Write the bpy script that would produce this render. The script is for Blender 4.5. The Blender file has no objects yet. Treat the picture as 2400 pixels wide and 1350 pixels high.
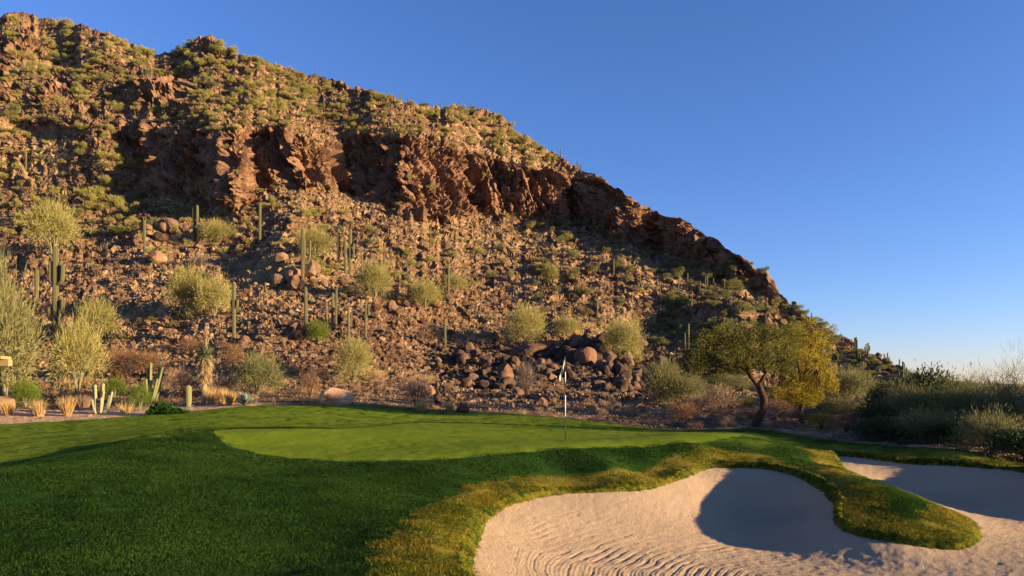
import bpy, math, random
import numpy as np

# ------------------------------------------------------------------ camera, sky, sun, exposure
F = 1600.0            # focal length in photo pixels (photo is 2400 wide)
HY = 905.0            # horizon row of the photo
ZC = 1.367            # eye height above the putting surface at the hole
scene = bpy.context.scene
cam_d = bpy.data.cameras.new('camera')
cam = bpy.data.objects.new('camera', cam_d)
scene.collection.objects.link(cam)
cam.location = (0, 0, ZC)
cam.rotation_euler = (math.radians(90), 0, 0)
cam_d.sensor_width = 36.0
cam_d.lens = 36.0 * F / 2400.0
cam_d.shift_y = (HY - 675.0) / 2400.0
cam_d.clip_start = 0.1
cam_d.clip_end = 20000
scene.camera = cam

SUN_EL = math.radians(8.8)
SUN_AZ = math.radians(108.0)      # clockwise from the view direction: low sun, right and a little behind
world = bpy.data.worlds.new('World')
scene.world = world
world.use_nodes = True
wn = world.node_tree
wn.nodes.clear()
sky = wn.nodes.new('ShaderNodeTexSky')
sky.sky_type = 'NISHITA'
sky.sun_disc = False
sky.sun_elevation = SUN_EL
sky.sun_rotation = SUN_AZ
sky.altitude = 600
sky.air_density = 1.0
sky.dust_density = 0.2
sky.ozone_density = 4.0
hsv = wn.nodes.new('ShaderNodeHueSaturation')
hsv.inputs['Saturation'].default_value = 1.05
bg = wn.nodes.new('ShaderNodeBackground')
bg.inputs['Strength'].default_value = 0.081
wo = wn.nodes.new('ShaderNodeOutputWorld')
wn.links.new(sky.outputs[0], hsv.inputs['Color'])
wb = wn.nodes.new('ShaderNodeMix'); wb.data_type = 'RGBA'; wb.blend_type = 'MULTIPLY'   # cool white balance of the whole sky
wb.inputs[0].default_value = 1.0
wb.inputs[7].default_value = (1.13, 0.91, 1.10, 1)
wn.links.new(hsv.outputs[0], wb.inputs[6])
wn.links.new(wb.outputs[2], bg.inputs['Color'])
wn.links.new(bg.outputs[0], wo.inputs['Surface'])

sun_d = bpy.data.lights.new('sun', 'SUN')
sun_d.energy = 5.0
sun_d.angle = math.radians(0.5)
sun_d.color = (1.0, 0.74, 0.42)
sun = bpy.data.objects.new('sun', sun_d)
scene.collection.objects.link(sun)
from mathutils import Vector, Matrix, Euler
TO_SUN = Vector((math.sin(SUN_AZ) * math.cos(SUN_EL), math.cos(SUN_AZ) * math.cos(SUN_EL), math.sin(SUN_EL)))
sun.rotation_euler = TO_SUN.to_track_quat('Z', 'Y').to_euler()
sun.location = (60, -10, 30)

scene.view_settings.view_transform = 'Standard'
scene.view_settings.look = 'None'
scene.view_settings.exposure = 1.68
scene.view_settings.gamma = 1.0
scene.view_settings.use_curve_mapping = False
scene.render.engine = 'CYCLES'
scene.cycles.max_bounces = 5
scene.cycles.diffuse_bounces = 3
scene.cycles.glossy_bounces = 2
scene.cycles.transmission_bounces = 3
scene.cycles.transparent_max_bounces = 4
scene.cycles.caustics_reflective = False
scene.cycles.caustics_refractive = False

rng = np.random.default_rng(7)
R = random.Random(11)

# ------------------------------------------------------------------ numeric helpers
def hash3(ix, iy, iz, seed):
    h = (ix.astype(np.int64) * 374761393 + iy.astype(np.int64) * 668265263 + iz.astype(np.int64) * 2147483647 + seed * 974634777) & 0xFFFFFFFF
    h = ((h ^ (h >> 13)) * 1274126177) & 0xFFFFFFFF
    h = ((h ^ (h >> 16)) * 2246822519) & 0xFFFFFFFF
    h = h ^ (h >> 15)
    return (h & 0xFFFFFF).astype(np.float64) / float(0xFFFFFF)

def vnoise(P, seed=0):
    i = np.floor(P).astype(np.int64)
    f = P - i
    u = f * f * f * (f * (f * 6 - 15) + 10)
    out = 0
    for dx in (0, 1):
        wx = u[:, 0] if dx else 1 - u[:, 0]
        for dy in (0, 1):
            wy = u[:, 1] if dy else 1 - u[:, 1]
            for dz in (0, 1):
                wz = u[:, 2] if dz else 1 - u[:, 2]
                out = out + wx * wy * wz * hash3(i[:, 0] + dx, i[:, 1] + dy, i[:, 2] + dz, seed)
    return out * 2 - 1

def fbm(P, octaves=4, seed=0, gain=0.5, ridged=False):
    a, t, s = 1.0, 0, 0.0
    for o in range(octaves):
        n = vnoise(P * (2.03 ** o) + o * 17.3, seed + o)
        if ridged:
            n = 1 - 2 * np.abs(n)
        t = t + a * n
        s += a
        a *= gain
    return t / s

def hash32(ix, iy, iz, seed):
    h = (ix * 374761393 + iy * 668265263 + iz * 1440662683 + seed * 974634777) & 0xFFFFFFFF
    h = ((h ^ (h >> 13)) * 1274126177) & 0xFFFFFFFF
    h = ((h ^ (h >> 16)) * 2246822519) & 0xFFFFFFFF
    return h ^ (h >> 15)

def facet(P, seed=0, tilt=0.8):
    """blocky cellular relief: each cell has its own height and its own tilted face"""
    i = np.floor(P).astype(np.int64)
    f = P - i
    best = np.full(len(P), 9.0)
    bo = np.zeros((3, len(P)))
    bh = np.zeros(len(P), np.int64)
    for dx in (-1, 0, 1):
        for dy in (-1, 0, 1):
            for dz in (-1, 0, 1):
                h = hash32(i[:, 0] + dx, i[:, 1] + dy, i[:, 2] + dz, seed)
                ox = dx + (h & 1023) / 1023.0 - f[:, 0]
                oy = dy + ((h >> 10) & 1023) / 1023.0 - f[:, 1]
                oz = dz + ((h >> 20) & 1023) / 1023.0 - f[:, 2]
                d = ox * ox + oy * oy + oz * oz
                m = d < best
                best = np.where(m, d, best)
                bh = np.where(m, h, bh)
                bo[0] = np.where(m, ox, bo[0]); bo[1] = np.where(m, oy, bo[1]); bo[2] = np.where(m, oz, bo[2])
    g = hash32(bh, bh >> 7, bh >> 3, seed + 3)
    val = ((g >> 22) & 1023) / 1023.0 - .5
    for k in range(3):
        val = val + 2 * tilt * (((g >> (7 * k)) & 127) / 127.0 - .5) * bo[k]
    return val, np.sqrt(best)

def sstep(a, b, x):
    t = np.clip((x - a) / (b - a), 0, 1)
    return t * t * (3 - 2 * t)

class TPS:
    def __init__(self, pts, lam=0.02):
        P = np.array(pts, float)
        self.c = P[:, :2]
        n = len(P)
        K = self.k(self.c, self.c) + lam * np.eye(n)
        A = np.zeros((n + 3, n + 3))
        A[:n, :n] = K
        A[:n, n] = 1
        A[:n, n + 1:] = self.c
        A[n, :n] = 1
        A[n + 1:, :n] = self.c.T
        b = np.zeros(n + 3)
        b[:n] = P[:, 2]
        self.w = np.linalg.solve(A, b)
    @staticmethod
    def k(a, b):
        r2 = ((a[:, None, :] - b[None, :, :]) ** 2).sum(-1)
        return np.where(r2 > 1e-12, 0.5 * r2 * np.log(r2 + 1e-12), 0)
    def __call__(self, x, y):
        x = np.asarray(x, float); y = np.asarray(y, float)
        q = np.stack([x.ravel(), y.ravel()], 1)
        out = np.empty(len(q))
        n = len(self.c)
        for s in range(0, len(q), 60000):
            e = q[s:s + 60000]
            out[s:s + 60000] = self.k(e, self.c) @ self.w[:n] + self.w[n] + e @ self.w[n + 1:]
        return out.reshape(x.shape)

def W(px, py, Y):
    """photo pixel at depth Y -> world point"""
    return ((px - 1200.0) / F * Y, Y, ZC - (py - HY) / F * Y)

def WZ(px, py, z):
    """photo pixel at height z -> world point"""
    Y = (ZC - z) * F / (py - HY)
    return ((px - 1200.0) / F * Y, Y, z)

# ------------------------------------------------------------------ scene helpers
COL = scene.collection

def mesh_arrays(name, V, Fc, mat=None, smooth=False, attrs=None):
    V = np.ascontiguousarray(V, dtype=np.float32)
    Fc = np.ascontiguousarray(Fc, dtype=np.int32)
    me = bpy.data.meshes.new(name)
    me.vertices.add(len(V))
    me.vertices.foreach_set('co', V.ravel())
    if len(Fc):
        k = Fc.shape[1]
        me.loops.add(Fc.size)
        me.loops.foreach_set('vertex_index', Fc.ravel())
        me.polygons.add(len(Fc))
        me.polygons.foreach_set('loop_start', np.arange(0, Fc.size, k, dtype=np.int32))
        me.polygons.foreach_set('loop_total', np.full(len(Fc), k, dtype=np.int32))
        me.polygons.foreach_set('use_smooth', np.full(len(Fc), bool(smooth)))
    if attrs:
        for nme, arr in attrs.items():
            a = me.attributes.new(nme, 'FLOAT', 'POINT')
            a.data.foreach_set('value', np.ascontiguousarray(arr, dtype=np.float32))
    me.update(calc_edges=True)
    if mat:
        me.materials.append(mat)
    return me

class MB:
    """collects polygons of mixed size into one mesh"""
    def __init__(self):
        self.v = []; self.f = []
    def add(self, v, f):
        o = len(self.v)
        self.v += [tuple(p) for p in v]
        self.f += [tuple(i + o for i in q) for q in f]
    def mesh(self, name, mat=None, smooth=False):
        me = bpy.data.meshes.new(name)
        me.from_pydata(self.v, [], self.f)
        me.update()
        if smooth:
            me.polygons.foreach_set('use_smooth', [True] * len(me.polygons))
        if mat:
            me.materials.append(mat)
        return me
    def box(self, x0, x1, y0, y1, z0, z1):
        v = [(x, y, z) for x in (x0, x1) for y in (y0, y1) for z in (z0, z1)]
        self.add(v, [(0, 1, 3, 2), (4, 6, 7, 5), (0, 4, 5, 1), (2, 3, 7, 6), (0, 2, 6, 4), (1, 5, 7, 3)])
    def tube(self, path, radii, n=8, ribs=0.0, cap=True, seed=0):
        path = [Vector(p) for p in path]
        rings = []
        ref = Vector((0.31, 0.95, 0.05)).normalized()
        for i, p in enumerate(path):
            t = (path[min(i + 1, len(path) - 1)] - path[max(i - 1, 0)]).normalized()
            a = ref - t * ref.dot(t)
            if a.length < 1e-3:
                a = Vector((1, 0, 0)) - t * t.x
            a.normalize()
            ref = a
            b = t.cross(a)
            ring = []
            for k in range(n):
                ang = 2 * math.pi * k / n
                rr = radii[i] * (1 - ribs * (k % 2))
                ring.append(p + (a * math.cos(ang) + b * math.sin(ang)) * rr)
            rings.append(ring)
        v = [q for r in rings for q in r]
        f = []
        for i in range(len(rings) - 1):
            for k in range(n):
                k2 = (k + 1) % n
                f.append((i * n + k, i * n + k2, (i + 1) * n + k2, (i + 1) * n + k))
        if cap:
            f.append(tuple(range(n))[::-1])
            f.append(tuple((len(rings) - 1) * n + k for k in range(n)))
        self.add(v, f)

def link(name, data, parent=None, loc=None, rot=None, scl=None):
    o = bpy.data.objects.new(name, data)
    COL.objects.link(o)
    if parent is not None:
        o.parent = parent
    if loc is not None: o.location = loc
    if rot is not None: o.rotation_euler = rot
    if scl is not None: o.scale = scl
    return o

def tag(o, label=None, cat=None, group=None, kind=None):
    if label: o['label'] = label
    if cat: o['category'] = cat
    if group: o['group'] = group
    if kind: o['kind'] = kind
    return o

# ------------------------------------------------------------------ materials
def new_mat(name):
    m = bpy.data.materials.new(name)
    m.use_nodes = True
    nt = m.node_tree
    nt.nodes.clear()
    return m, nt

def N(nt, t, **kw):
    n = nt.nodes.new(t)
    for k, v in kw.items():
        setattr(n, k, v)
    return n

def ramp(nt, src, stops):
    r = N(nt, 'ShaderNodeValToRGB')
    el = r.color_ramp.elements
    el[0].position, el[0].color = stops[0][0], (*stops[0][1], 1)
    el[1].position, el[1].color = stops[1][0], (*stops[1][1], 1)
    for p, c in stops[2:]:
        e = el.new(p); e.color = (*c, 1)
    nt.links.new(src, r.inputs[0])
    return r.outputs[0]

def mixc(nt, fac, a, b, mode='MIX'):
    m = N(nt, 'ShaderNodeMix', data_type='RGBA', blend_type=mode)
    if isinstance(fac, (int, float)): m.inputs[0].default_value = fac
    else: nt.links.new(fac, m.inputs[0])
    for i, c in ((6, a), (7, b)):
        if isinstance(c, tuple): m.inputs[i].default_value = (*c, 1)
        else: nt.links.new(c, m.inputs[i])
    return m.outputs[2]

def noise(nt, vec, scale, detail=4, rough=0.55, dist=0.0):
    n = N(nt, 'ShaderNodeTexNoise')
    n.inputs['Scale'].default_value = scale
    n.inputs['Detail'].default_value = detail
    n.inputs['Roughness'].default_value = rough
    n.inputs['Distortion'].default_value = dist
    if vec is not None: nt.links.new(vec, n.inputs['Vector'])
    return n.outputs[0]

def finish(nt, col, rough=0.9, bump=None, bstr=0.3, bdist=0.05, transl=0.0, tcol=None, spec=0.2):
    out = N(nt, 'ShaderNodeOutputMaterial')
    p = N(nt, 'ShaderNodeBsdfPrincipled')
    p.inputs['Roughness'].default_value = rough
    p.inputs['Specular IOR Level'].default_value = spec
    if isinstance(col, tuple): p.inputs['Base Color'].default_value = (*col, 1)
    else: nt.links.new(col, p.inputs['Base Color'])
    if bump is not None:
        b = N(nt, 'ShaderNodeBump')
        b.inputs['Strength'].default_value = bstr
        b.inputs['Distance'].default_value = bdist
        nt.links.new(bump, b.inputs['Height'])
        nt.links.new(b.outputs[0], p.inputs['Normal'])
    s = p.outputs[0]
    if transl > 0:
        t = N(nt, 'ShaderNodeBsdfTranslucent')
        src = tcol if tcol is not None else col
        if isinstance(src, tuple): t.inputs['Color'].default_value = (*src, 1)
        else: nt.links.new(src, t.inputs['Color'])
        mx = N(nt, 'ShaderNodeMixShader')
        mx.inputs[0].default_value = transl
        nt.links.new(s, mx.inputs[1]); nt.links.new(t.outputs[0], mx.inputs[2])
        s = mx.outputs[0]
    nt.links.new(s, out.inputs['Surface'])

def foliage_mat(name, c1, c2, c3=None, transl=0.35, nscale=1.2):
    """leaf colour varies from plant to plant and from clump to clump"""
    m, nt = new_mat(name)
    oi = N(nt, 'ShaderNodeObjectInfo')
    tc = N(nt, 'ShaderNodeTexCoord')
    n1 = noise(nt, tc.outputs['Object'], nscale, 2)
    n2 = noise(nt, tc.outputs['Object'], nscale * 9, 1)
    base = mixc(nt, oi.outputs['Random'], c1, c2)
    k = ramp(nt, n1, [(0.35, (0, 0, 0)), (0.65, (1, 1, 1))])
    base = mixc(nt, k, base, c3 if c3 else c2)
    v = ramp(nt, n2, [(0.3, (0.72, 0.72, 0.72)), (0.7, (1.2, 1.2, 1.2))])
    base = mixc(nt, 1.0, base, v, 'MULTIPLY')
    finish(nt, base, 0.7, transl=transl, spec=0.15)
    return m

def rock_mat(name, dark, mid, light, scale=1.0, red=None):
    m, nt = new_mat(name)
    oi = N(nt, 'ShaderNodeObjectInfo')
    geo = N(nt, 'ShaderNodeNewGeometry')
    n1 = noise(nt, geo.outputs['Position'], 0.9 * scale, 5, 0.65, 0.6)
    n2 = noise(nt, geo.outputs['Position'], 5 * scale, 4, 0.65)
    c = ramp(nt, n1, [(0.32, dark), (0.52, mid), (0.72, light)])
    if red:
        n3 = noise(nt, geo.outputs['Position'], 0.5 * scale, 3)
        k = ramp(nt, n3, [(0.5, (0, 0, 0)), (0.66, (1, 1, 1))])
        c = mixc(nt, k, c, red)
    n5 = noise(nt, geo.outputs['Position'], 0.045, 3, 0.6)     # broad drifts of desert varnish
    c = mixc(nt, 1.0, c, ramp(nt, n5, [(0.38, (0.74, 0.70, 0.69)), (0.6, (1.10, 1.08, 1.05))]), 'MULTIPLY')
    v = ramp(nt, oi.outputs['Random'], [(0.0, (0.6, 0.57, 0.56)), (1.0, (1.3, 1.27, 1.22))])
    c = mixc(nt, 1.0, c, v, 'MULTIPLY')
    v2 = ramp(nt, n2, [(0.3, (0.7, 0.7, 0.7)), (0.7, (1.2, 1.2, 1.2))])
    c = mixc(nt, 1.0, c, v2, 'MULTIPLY')
    finish(nt, c, 0.92, n2, 0.6, 0.06)
    return m

# ------------------------------------------------------------------ golf ground: control heights (photo pixel + depth)
LAWN = [W(*p) for p in [
    # putting green
    (1325, 1030, 17.5), (850, 1082, 13.3), (640, 1070, 13.7), (530, 1042, 15.6), (500, 1013, 17.3), (600, 1009, 17.7), (700, 1010, 18.0),
    (900, 1045, 16.0), (1100, 1035, 16.8), (1100, 1010, 20.5), (900, 1003, 21.0), (1000, 993, 24.2), (1200, 997, 24.0), (1450, 1010, 21.2), (1560, 1013, 20.6),
    (1200, 1062, 14.5), (1400, 1048, 15.5), (1600, 1038, 16.2), (1750, 1022, 18.5), (1500, 1022, 18.6),
    # right shoulder and what falls away behind it
    (1700, 1008, 22.0), (1800, 1010, 22.5), (1880, 1022, 21.0), (1960, 1033, 20.0), (2100, 1048, 18.2), (2250, 1067, 16.7), (2400, 1088, 15.1), (2700, 1130, 13.2),
    (1700, 1022, 25.0), (1850, 1050, 25.0), (2000, 1075, 23.0), (2200, 1100, 21.0), (2400, 1130, 18.5), (2600, 1170, 16.5),
    # bank behind the green
    (600, 953, 29.0), (800, 953, 29.0), (900, 957, 29.0), (1000, 963, 29.0), (1200, 972, 28.0), (1350, 985, 26.0), (1480, 1000, 24.0), (1560, 1008, 23.4),
    (700, 1001, 23.0), (600, 998, 23.4), (780, 984, 25.5), (1000, 980, 26.5), (500, 990, 24.5),
    # left fairway and the hollow
    (0, 993, 26.0), (200, 983, 27.0), (450, 963, 28.5), (-400, 1000, 25.0), (200, 1022, 21.5), (0, 1045, 19.2), (60, 1064, 17.0), (-150, 1075, 16.0),
    (330, 1012, 21.0), (430, 1003, 21.5), (-500, 1100, 13.0),
    # crest of the left mound
    (430, 1008, 17.0), (300, 1036, 14.2), (150, 1069, 11.9), (0, 1101, 10.1), (-200, 1140, 9.0),
    # front slope
    (0, 1200, 8.2), (0, 1350, 5.8), (400, 1350, 5.95), (400, 1200, 8.6), (600, 1100, 12.0), (850, 1105, 12.4), (750, 1200, 9.2), (500, 1060, 13.2),
    # swale beside the bunker berm
    (1200, 1118, 12.9), (960, 1187, 10.0), (800, 1270, 7.9), (620, 1350, 6.4), (1100, 1148, 11.6), (1230, 1136, 12.5), (1350, 1122, 13.4), (1500, 1112, 14.2),
    (1450, 1090, 14.0), (1640, 1062, 15.6), (1850, 1050, 16.6),
]]
LAWN += [WZ(*p) for p in [
    (900, 1350, -.31), (1000, 1245, -.36), (1085, 1188, -.40), (1050, 1350, -.45),
]]
LAWN += [(-9.7, 14.2, -.2), (-9.5, 12.2, -.24), (-9.3, 10.3, -.25), (-9.9, 16.3, -.1), (-9.9, 18.2, -.02), (-8.6, 7.0, -.1)]
LAWN += [(-3, 0, -.25), (0, 0, -.25), (5, 2, -.3), (9, 4, -.4), (0, 4, -.24), (-4, 3, -.24), (16, 8.6, -.7), (16.5, 13, -.58)]
# grass spit between the two bunkers
LAWN += [(7.9, 16.6, -.26), (6.9, 14.2, -.36), (6.75, 12.9, -.42), (6.75, 12.0, -.5), (7.05, 11.5, -.66), (7.3, 11.1, -.86), (6.2, 11.5, -.62), (6.2, 10.9, -.78), (10, 17.9, -.28), (11.5, 17.0, -.3), (12.5, 15, -.33)]
# sand outline, photo pixel + height
EDGE = [WZ(*p) for p in [
    (1100, 1350, -.55), (1097, 1290, -.6), (1127, 1215, -.6), (1200, 1172, -.6), (1300, 1151, -.58), (1430, 1144, -.57), (1530, 1135, -.56), (1600, 1111, -.48), (1650, 1093, -.42),
    (1700, 1089, -.40), (1800, 1093, -.40), (1880, 1111, -.45), (1940, 1141, -.55), (1966, 1172, -.65), (1966, 1212, -.8), (2005, 1240, -.9), (2100, 1261, -.95), (2200, 1275, -1.0),
    (2262, 1271, -1.0), (2288, 1248, -1.0), (2252, 1214, -.95), (2150, 1174, -.8), (2050, 1140, -.7), (1980, 1105, -.6), (1932, 1074, -.5), (1935, 1063, -.45), (2000, 1066, -.45),
    (2100, 1077, -.48), (2250, 1086, -.5), (2400, 1100, -.5), (2550, 1126, -.52)]]
EDGE += [(14.4, 12.0, -.66), (13.8, 9.4, -.74), (11.6, 6.8, -.78), (8.2, 5.2, -.66), (4.4, 4.6, -.5), (1.8, 4.5, -.5), (0.2, 5.4, -.5)]
LAWN += [(x, y, z + .05) for x, y, z in EDGE]
tps_l = TPS(LAWN, 0.015)
SAND = [(x, y, z - .05) for x, y, z in EDGE]
SAND += [(2, 9.5, -1.12), (4.5, 11.5, -1.2), (4, 8.5, -1.15), (1, 8, -1.0), (6.5, 9.2, -1.14), (9, 12.2, -1.17), (10, 14.2, -1.12), (9.2, 16.4, -.86), (8.2, 10.4, -1.07), (4.8, 13.9, -.88),
         (2, 12.0, -.9), (.4, 10, -.93), (.2, 7.6, -.85), (2, 6.2, -.95), (5, 6.4, -1.0), (3.6, 12.9, -.95), (5.4, 12.9, -1.05), (8.6, 13.6, -1.05), (8.5, 15.2, -.9), (8.6, 9, -1.05), (10.6, 11.5, -1.1), (5.0, 10.2, -1.19)]
tps_s = TPS(SAND, 0.01)

def smooth_loop(pts, n=6):
    P = np.array([p[:2] for p in pts])
    out = []
    m = len(P)
    for i in range(m):
        p0, p1, p2, p3 = P[i - 1], P[i], P[(i + 1) % m], P[(i + 2) % m]
        for k in range(n):
            t = k / n
            out.append(0.5 * ((2 * p1) + (-p0 + p2) * t + (2 * p0 - 5 * p1 + 4 * p2 - p3) * t * t + (-p0 + 3 * p1 - 3 * p2 + p3) * t ** 3))
    return np.array(out)

def sdist(poly, x, y):
    """signed distance to a polygon, positive outside"""
    x = np.asarray(x, float).ravel(); y = np.asarray(y, float).ravel()
    best = np.full(len(x), 1e9)
    inside = np.zeros(len(x), bool)
    m = len(poly)
    for i in range(m):
        a = poly[i]; b = poly[(i + 1) % m]
        ex, ey = b - a
        wx, wy = x - a[0], y - a[1]
        t = np.clip((wx * ex + wy * ey) / (ex * ex + ey * ey + 1e-12), 0, 1)
        best = np.minimum(best, (wx - t * ex) ** 2 + (wy - t * ey) ** 2)
        c = ((a[1] <= y) != (b[1] <= y))
        if c.any():
            xx = a[0] + (y - a[1]) / (ey if abs(ey) > 1e-12 else 1e-12) * ex
            inside ^= c & (x < xx)
    d = np.sqrt(best)
    return np.where(inside, -d, d)

SANDPOLY = smooth_loop(EDGE, 5)

LB_X = np.array([-1500, -700, 0, 200, 450, 600, 900, 1200, 1350, 1480, 1560, 1700, 1800, 1880, 1960, 2100, 2250, 2400, 2700, 3300])
LB_Y = np.array([24, 25, 26, 27, 28.5, 29.6, 29.6, 28.6, 26.8, 24.8, 24.0, 23.2, 23.4, 22.2, 21.2, 19.4, 17.9, 16.4, 14.6, 14.0])
def lawn_back(px):
    return np.interp(px, LB_X, LB_Y)

def lawn_z(x, y):
    z = tps_l(x, y)
    x = np.asarray(x, float); y = np.asarray(y, float)
    P = np.stack([x.ravel(), y.ravel(), np.zeros(x.size)], 1)
    return z + (0.018 * fbm(P * 0.9, 3, 41) + 0.008 * fbm(P * 4.5, 2, 43)).reshape(z.shape)

def ground_hit(px, py):
    """first point of the golf ground seen through a photo pixel"""
    Y = np.linspace(4, 34, 3000)
    x = (px - 1200) / F * Y
    z = ZC - (py - HY) / F * Y
    g = tps_l(x, Y)
    k = np.argmax(g >= z)
    return np.array([x[k], Y[k], g[k]])

GREEN_PX = [(500, 1013), (515, 1030), (560, 1052), (640, 1070), (740, 1080), (850, 1083), (1000, 1079), (1200, 1063), (1400, 1049), (1560, 1042), (1680, 1034), (1780, 1023), (1790, 1016)]
g_pts = [ground_hit(*p) for p in GREEN_PX]
g_pts += [np.array(W(px, py, Y)) for px, py, Y in [(1700, 1010, 21.2), (1560, 1012, 20.9), (1450, 1009, 21.6), (1300, 999, 23.6), (1150, 995, 24.6), (1000, 993, 24.8), (880, 998, 23.2), (800, 1010, 20.2), (700, 1010, 19.0), (600, 1008, 18.8), (525, 1008, 18.6)]]
GREENPOLY = smooth_loop(g_pts, 5)

# fan shaped ground grid, finer towards the camera
cols = np.concatenate([np.linspace(-1500, -60, 60, endpoint=False), np.linspace(-60, 2460, 970), np.linspace(2460, 3600, 60)[1:]])
inv = np.concatenate([np.linspace(1 / 31.0, 1 / 5.2, 430, endpoint=False), np.linspace(1 / 5.2, 1 / 1.6, 40)])
PXg, IVg = np.meshgrid(cols, inv)
Yg = 1 / IVg
Xg = (PXg - 1200) / F * Yg
Dg = sdist(SANDPOLY, Xg, Yg).reshape(Xg.shape)
Gg = sdist(GREENPOLY, Xg, Yg).reshape(Xg.shape)
Zl = lawn_z(Xg, Yg)
Zs = tps_s(Xg, Yg)
# rake furrows follow the bunker outline; feet and wind roughen the rest
Ps = np.stack([Xg.ravel(), Yg.ravel(), np.zeros(Xg.size)], 1)
wob = fbm(Ps * 0.55, 3, 5).reshape(Xg.shape)
wob2 = fbm(Ps * 2.2, 2, 9).reshape(Xg.shape)
rad = np.hypot(Xg - 4.6, (Yg - 8.0) * 0.92)
ph = 2 * math.pi * (rad + 0.24 * wob + 0.035 * wob2) / 0.13
zone = sstep(0.35, 0.8, -Dg) * sstep(5.4, 3.8, Xg) * sstep(12.6, 11.6, Yg) * sstep(0.9, 1.6, rad)
brk = 0.35 + 0.65 * sstep(-0.2, 0.3, fbm(Ps * np.array([0.9, 0.9, 1]), 3, 23).reshape(Xg.shape))
fur = 1 - 2 * np.exp(-5 * np.sin(ph / 2) ** 2)
ph2 = 2 * math.pi * (Yg * 0.9 + 0.25 * Xg + 0.25 * wob + 0.05 * wob2) / 0.24
zone2 = sstep(0.3, 0.8, -Dg) * (1 - sstep(5.4, 3.8, Xg) * sstep(12.6, 11.6, Yg))
Zs = Zs + 0.0072 * zone * brk * fur * (0.75 + 0.6 * wob2) + 0.0028 * zone * np.sin(ph * 2.6 + 3 * wob) + 0.0045 * zone2 * brk * np.sin(ph2)
Zs = Zs + (0.009 * fbm(Ps * 9.0, 3, 31) + 0.011 * fbm(Ps * 1.4, 3, 33)).reshape(Xg.shape)
LBg = lawn_back(PXg)

def grid_faces(mask_v):
    r, c = mask_v.shape
    idx = np.arange(r * c).reshape(r, c)
    q = np.stack([idx[:-1, :-1], idx[:-1, 1:], idx[1:, 1:], idx[1:, :-1]], -1).reshape(-1, 4)
    mm = mask_v
    keep = (mm[:-1, :-1] & mm[:-1, 1:] & mm[1:, 1:] & mm[1:, :-1]).ravel()
    return q[keep][:, ::-1]

def compact(V, Fc, attrs=None):
    used = np.unique(Fc)
    rm = np.full(len(V), -1, np.int64)
    rm[used] = np.arange(len(used))
    at = {k: v[used] for k, v in attrs.items()} if attrs else None
    return V[used], rm[Fc], at

# lawn
m_rough, nt = new_mat('rough_turf')
geo = N(nt, 'ShaderNodeNewGeometry')
at = N(nt, 'ShaderNodeAttribute', attribute_name='gold')
n1 = noise(nt, geo.outputs['Position'], 1.1, 4)
n2 = noise(nt, geo.outputs['Position'], 30, 3, 0.7)
c = ramp(nt, n1, [(0.3, (0.014, 0.042, 0.007)), (0.7, (0.03, 0.07, 0.010))])
g = ramp(nt, n2, [(0.35, (0.15, 0.13, 0.016)), (0.65, (0.26, 0.18, 0.025))])
ct_ = N(nt, 'ShaderNodeAttribute', attribute_name='cut_lit')
c = mixc(nt, ct_.outputs['Fac'], c, (0.145, 0.205, 0.018))  # sunlit brightness painted into the base colour of the closer mown turf
c = mixc(nt, at.outputs['Fac'], c, g)
v = ramp(nt, n2, [(0.3, (0.5, 0.5, 0.5)), (0.7, (1.3, 1.3, 1.3))])
c = mixc(nt, 1.0, c, v, 'MULTIPLY')
finish(nt, c, 0.95, n2, 1.0, 0.02, spec=0.02)

def gold_amount(x, y, d):
    """dormant, golden turf near the bunker faces"""
    P = np.stack([np.ravel(x), np.ravel(y), np.zeros(np.size(x))], 1)
    n = fbm(P * 1.6, 3, 77).reshape(np.shape(x))
    wdt = 0.66 + 0.3 * sstep(9.5, 7.5, np.asarray(y)) + 0.10 * n
    k = sstep(wdt + 0.12, wdt - 0.12, d)
    return np.clip(k * (0.8 + 0.35 * n), 0, 1)
GOLD = gold_amount(Xg, Yg, Dg) * np.where(Dg < 0.02, .45, 1.0)
V = np.stack([Xg.ravel(), Yg.ravel(), (Zl + np.minimum(Dg, 0) * 1.6).ravel()], 1)
Fq = grid_faces((Dg > -0.12) & (Gg > -0.03) & (Yg < LBg))
def fairway_cut_lit(x, y):
    """closer mown turf, its colour also brightened to stand in for sun on these slopes: the left fairway beyond the mound, the bank behind the green, part of the right shoulder"""
    P = np.stack([np.ravel(x), np.ravel(y), np.zeros(np.size(x))], 1)
    n = 0.35 * fbm(P * 0.8, 2, 87).reshape(np.shape(x))
    a = sstep(-7.7, -8.4, x + n * .5) * sstep(9.6, 10.8, y + n)
    b = sstep(19.0, 20.4, y + n) * sstep(7.5, 5.5, x)
    c_ = .55 * sstep(2.0, 5.0, x) * sstep(16.0, 17.0, y + n * .3)
    return np.maximum(np.maximum(a, b), c_)
V2, F2, A2 = compact(V, Fq, {'gold': GOLD.ravel(), 'cut_lit': fairway_cut_lit(Xg, Yg).ravel()})
lawn = link('lawn', mesh_arrays('lawn', V2, F2, m_rough, True, A2))
tag(lawn, kind='structure')

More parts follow.
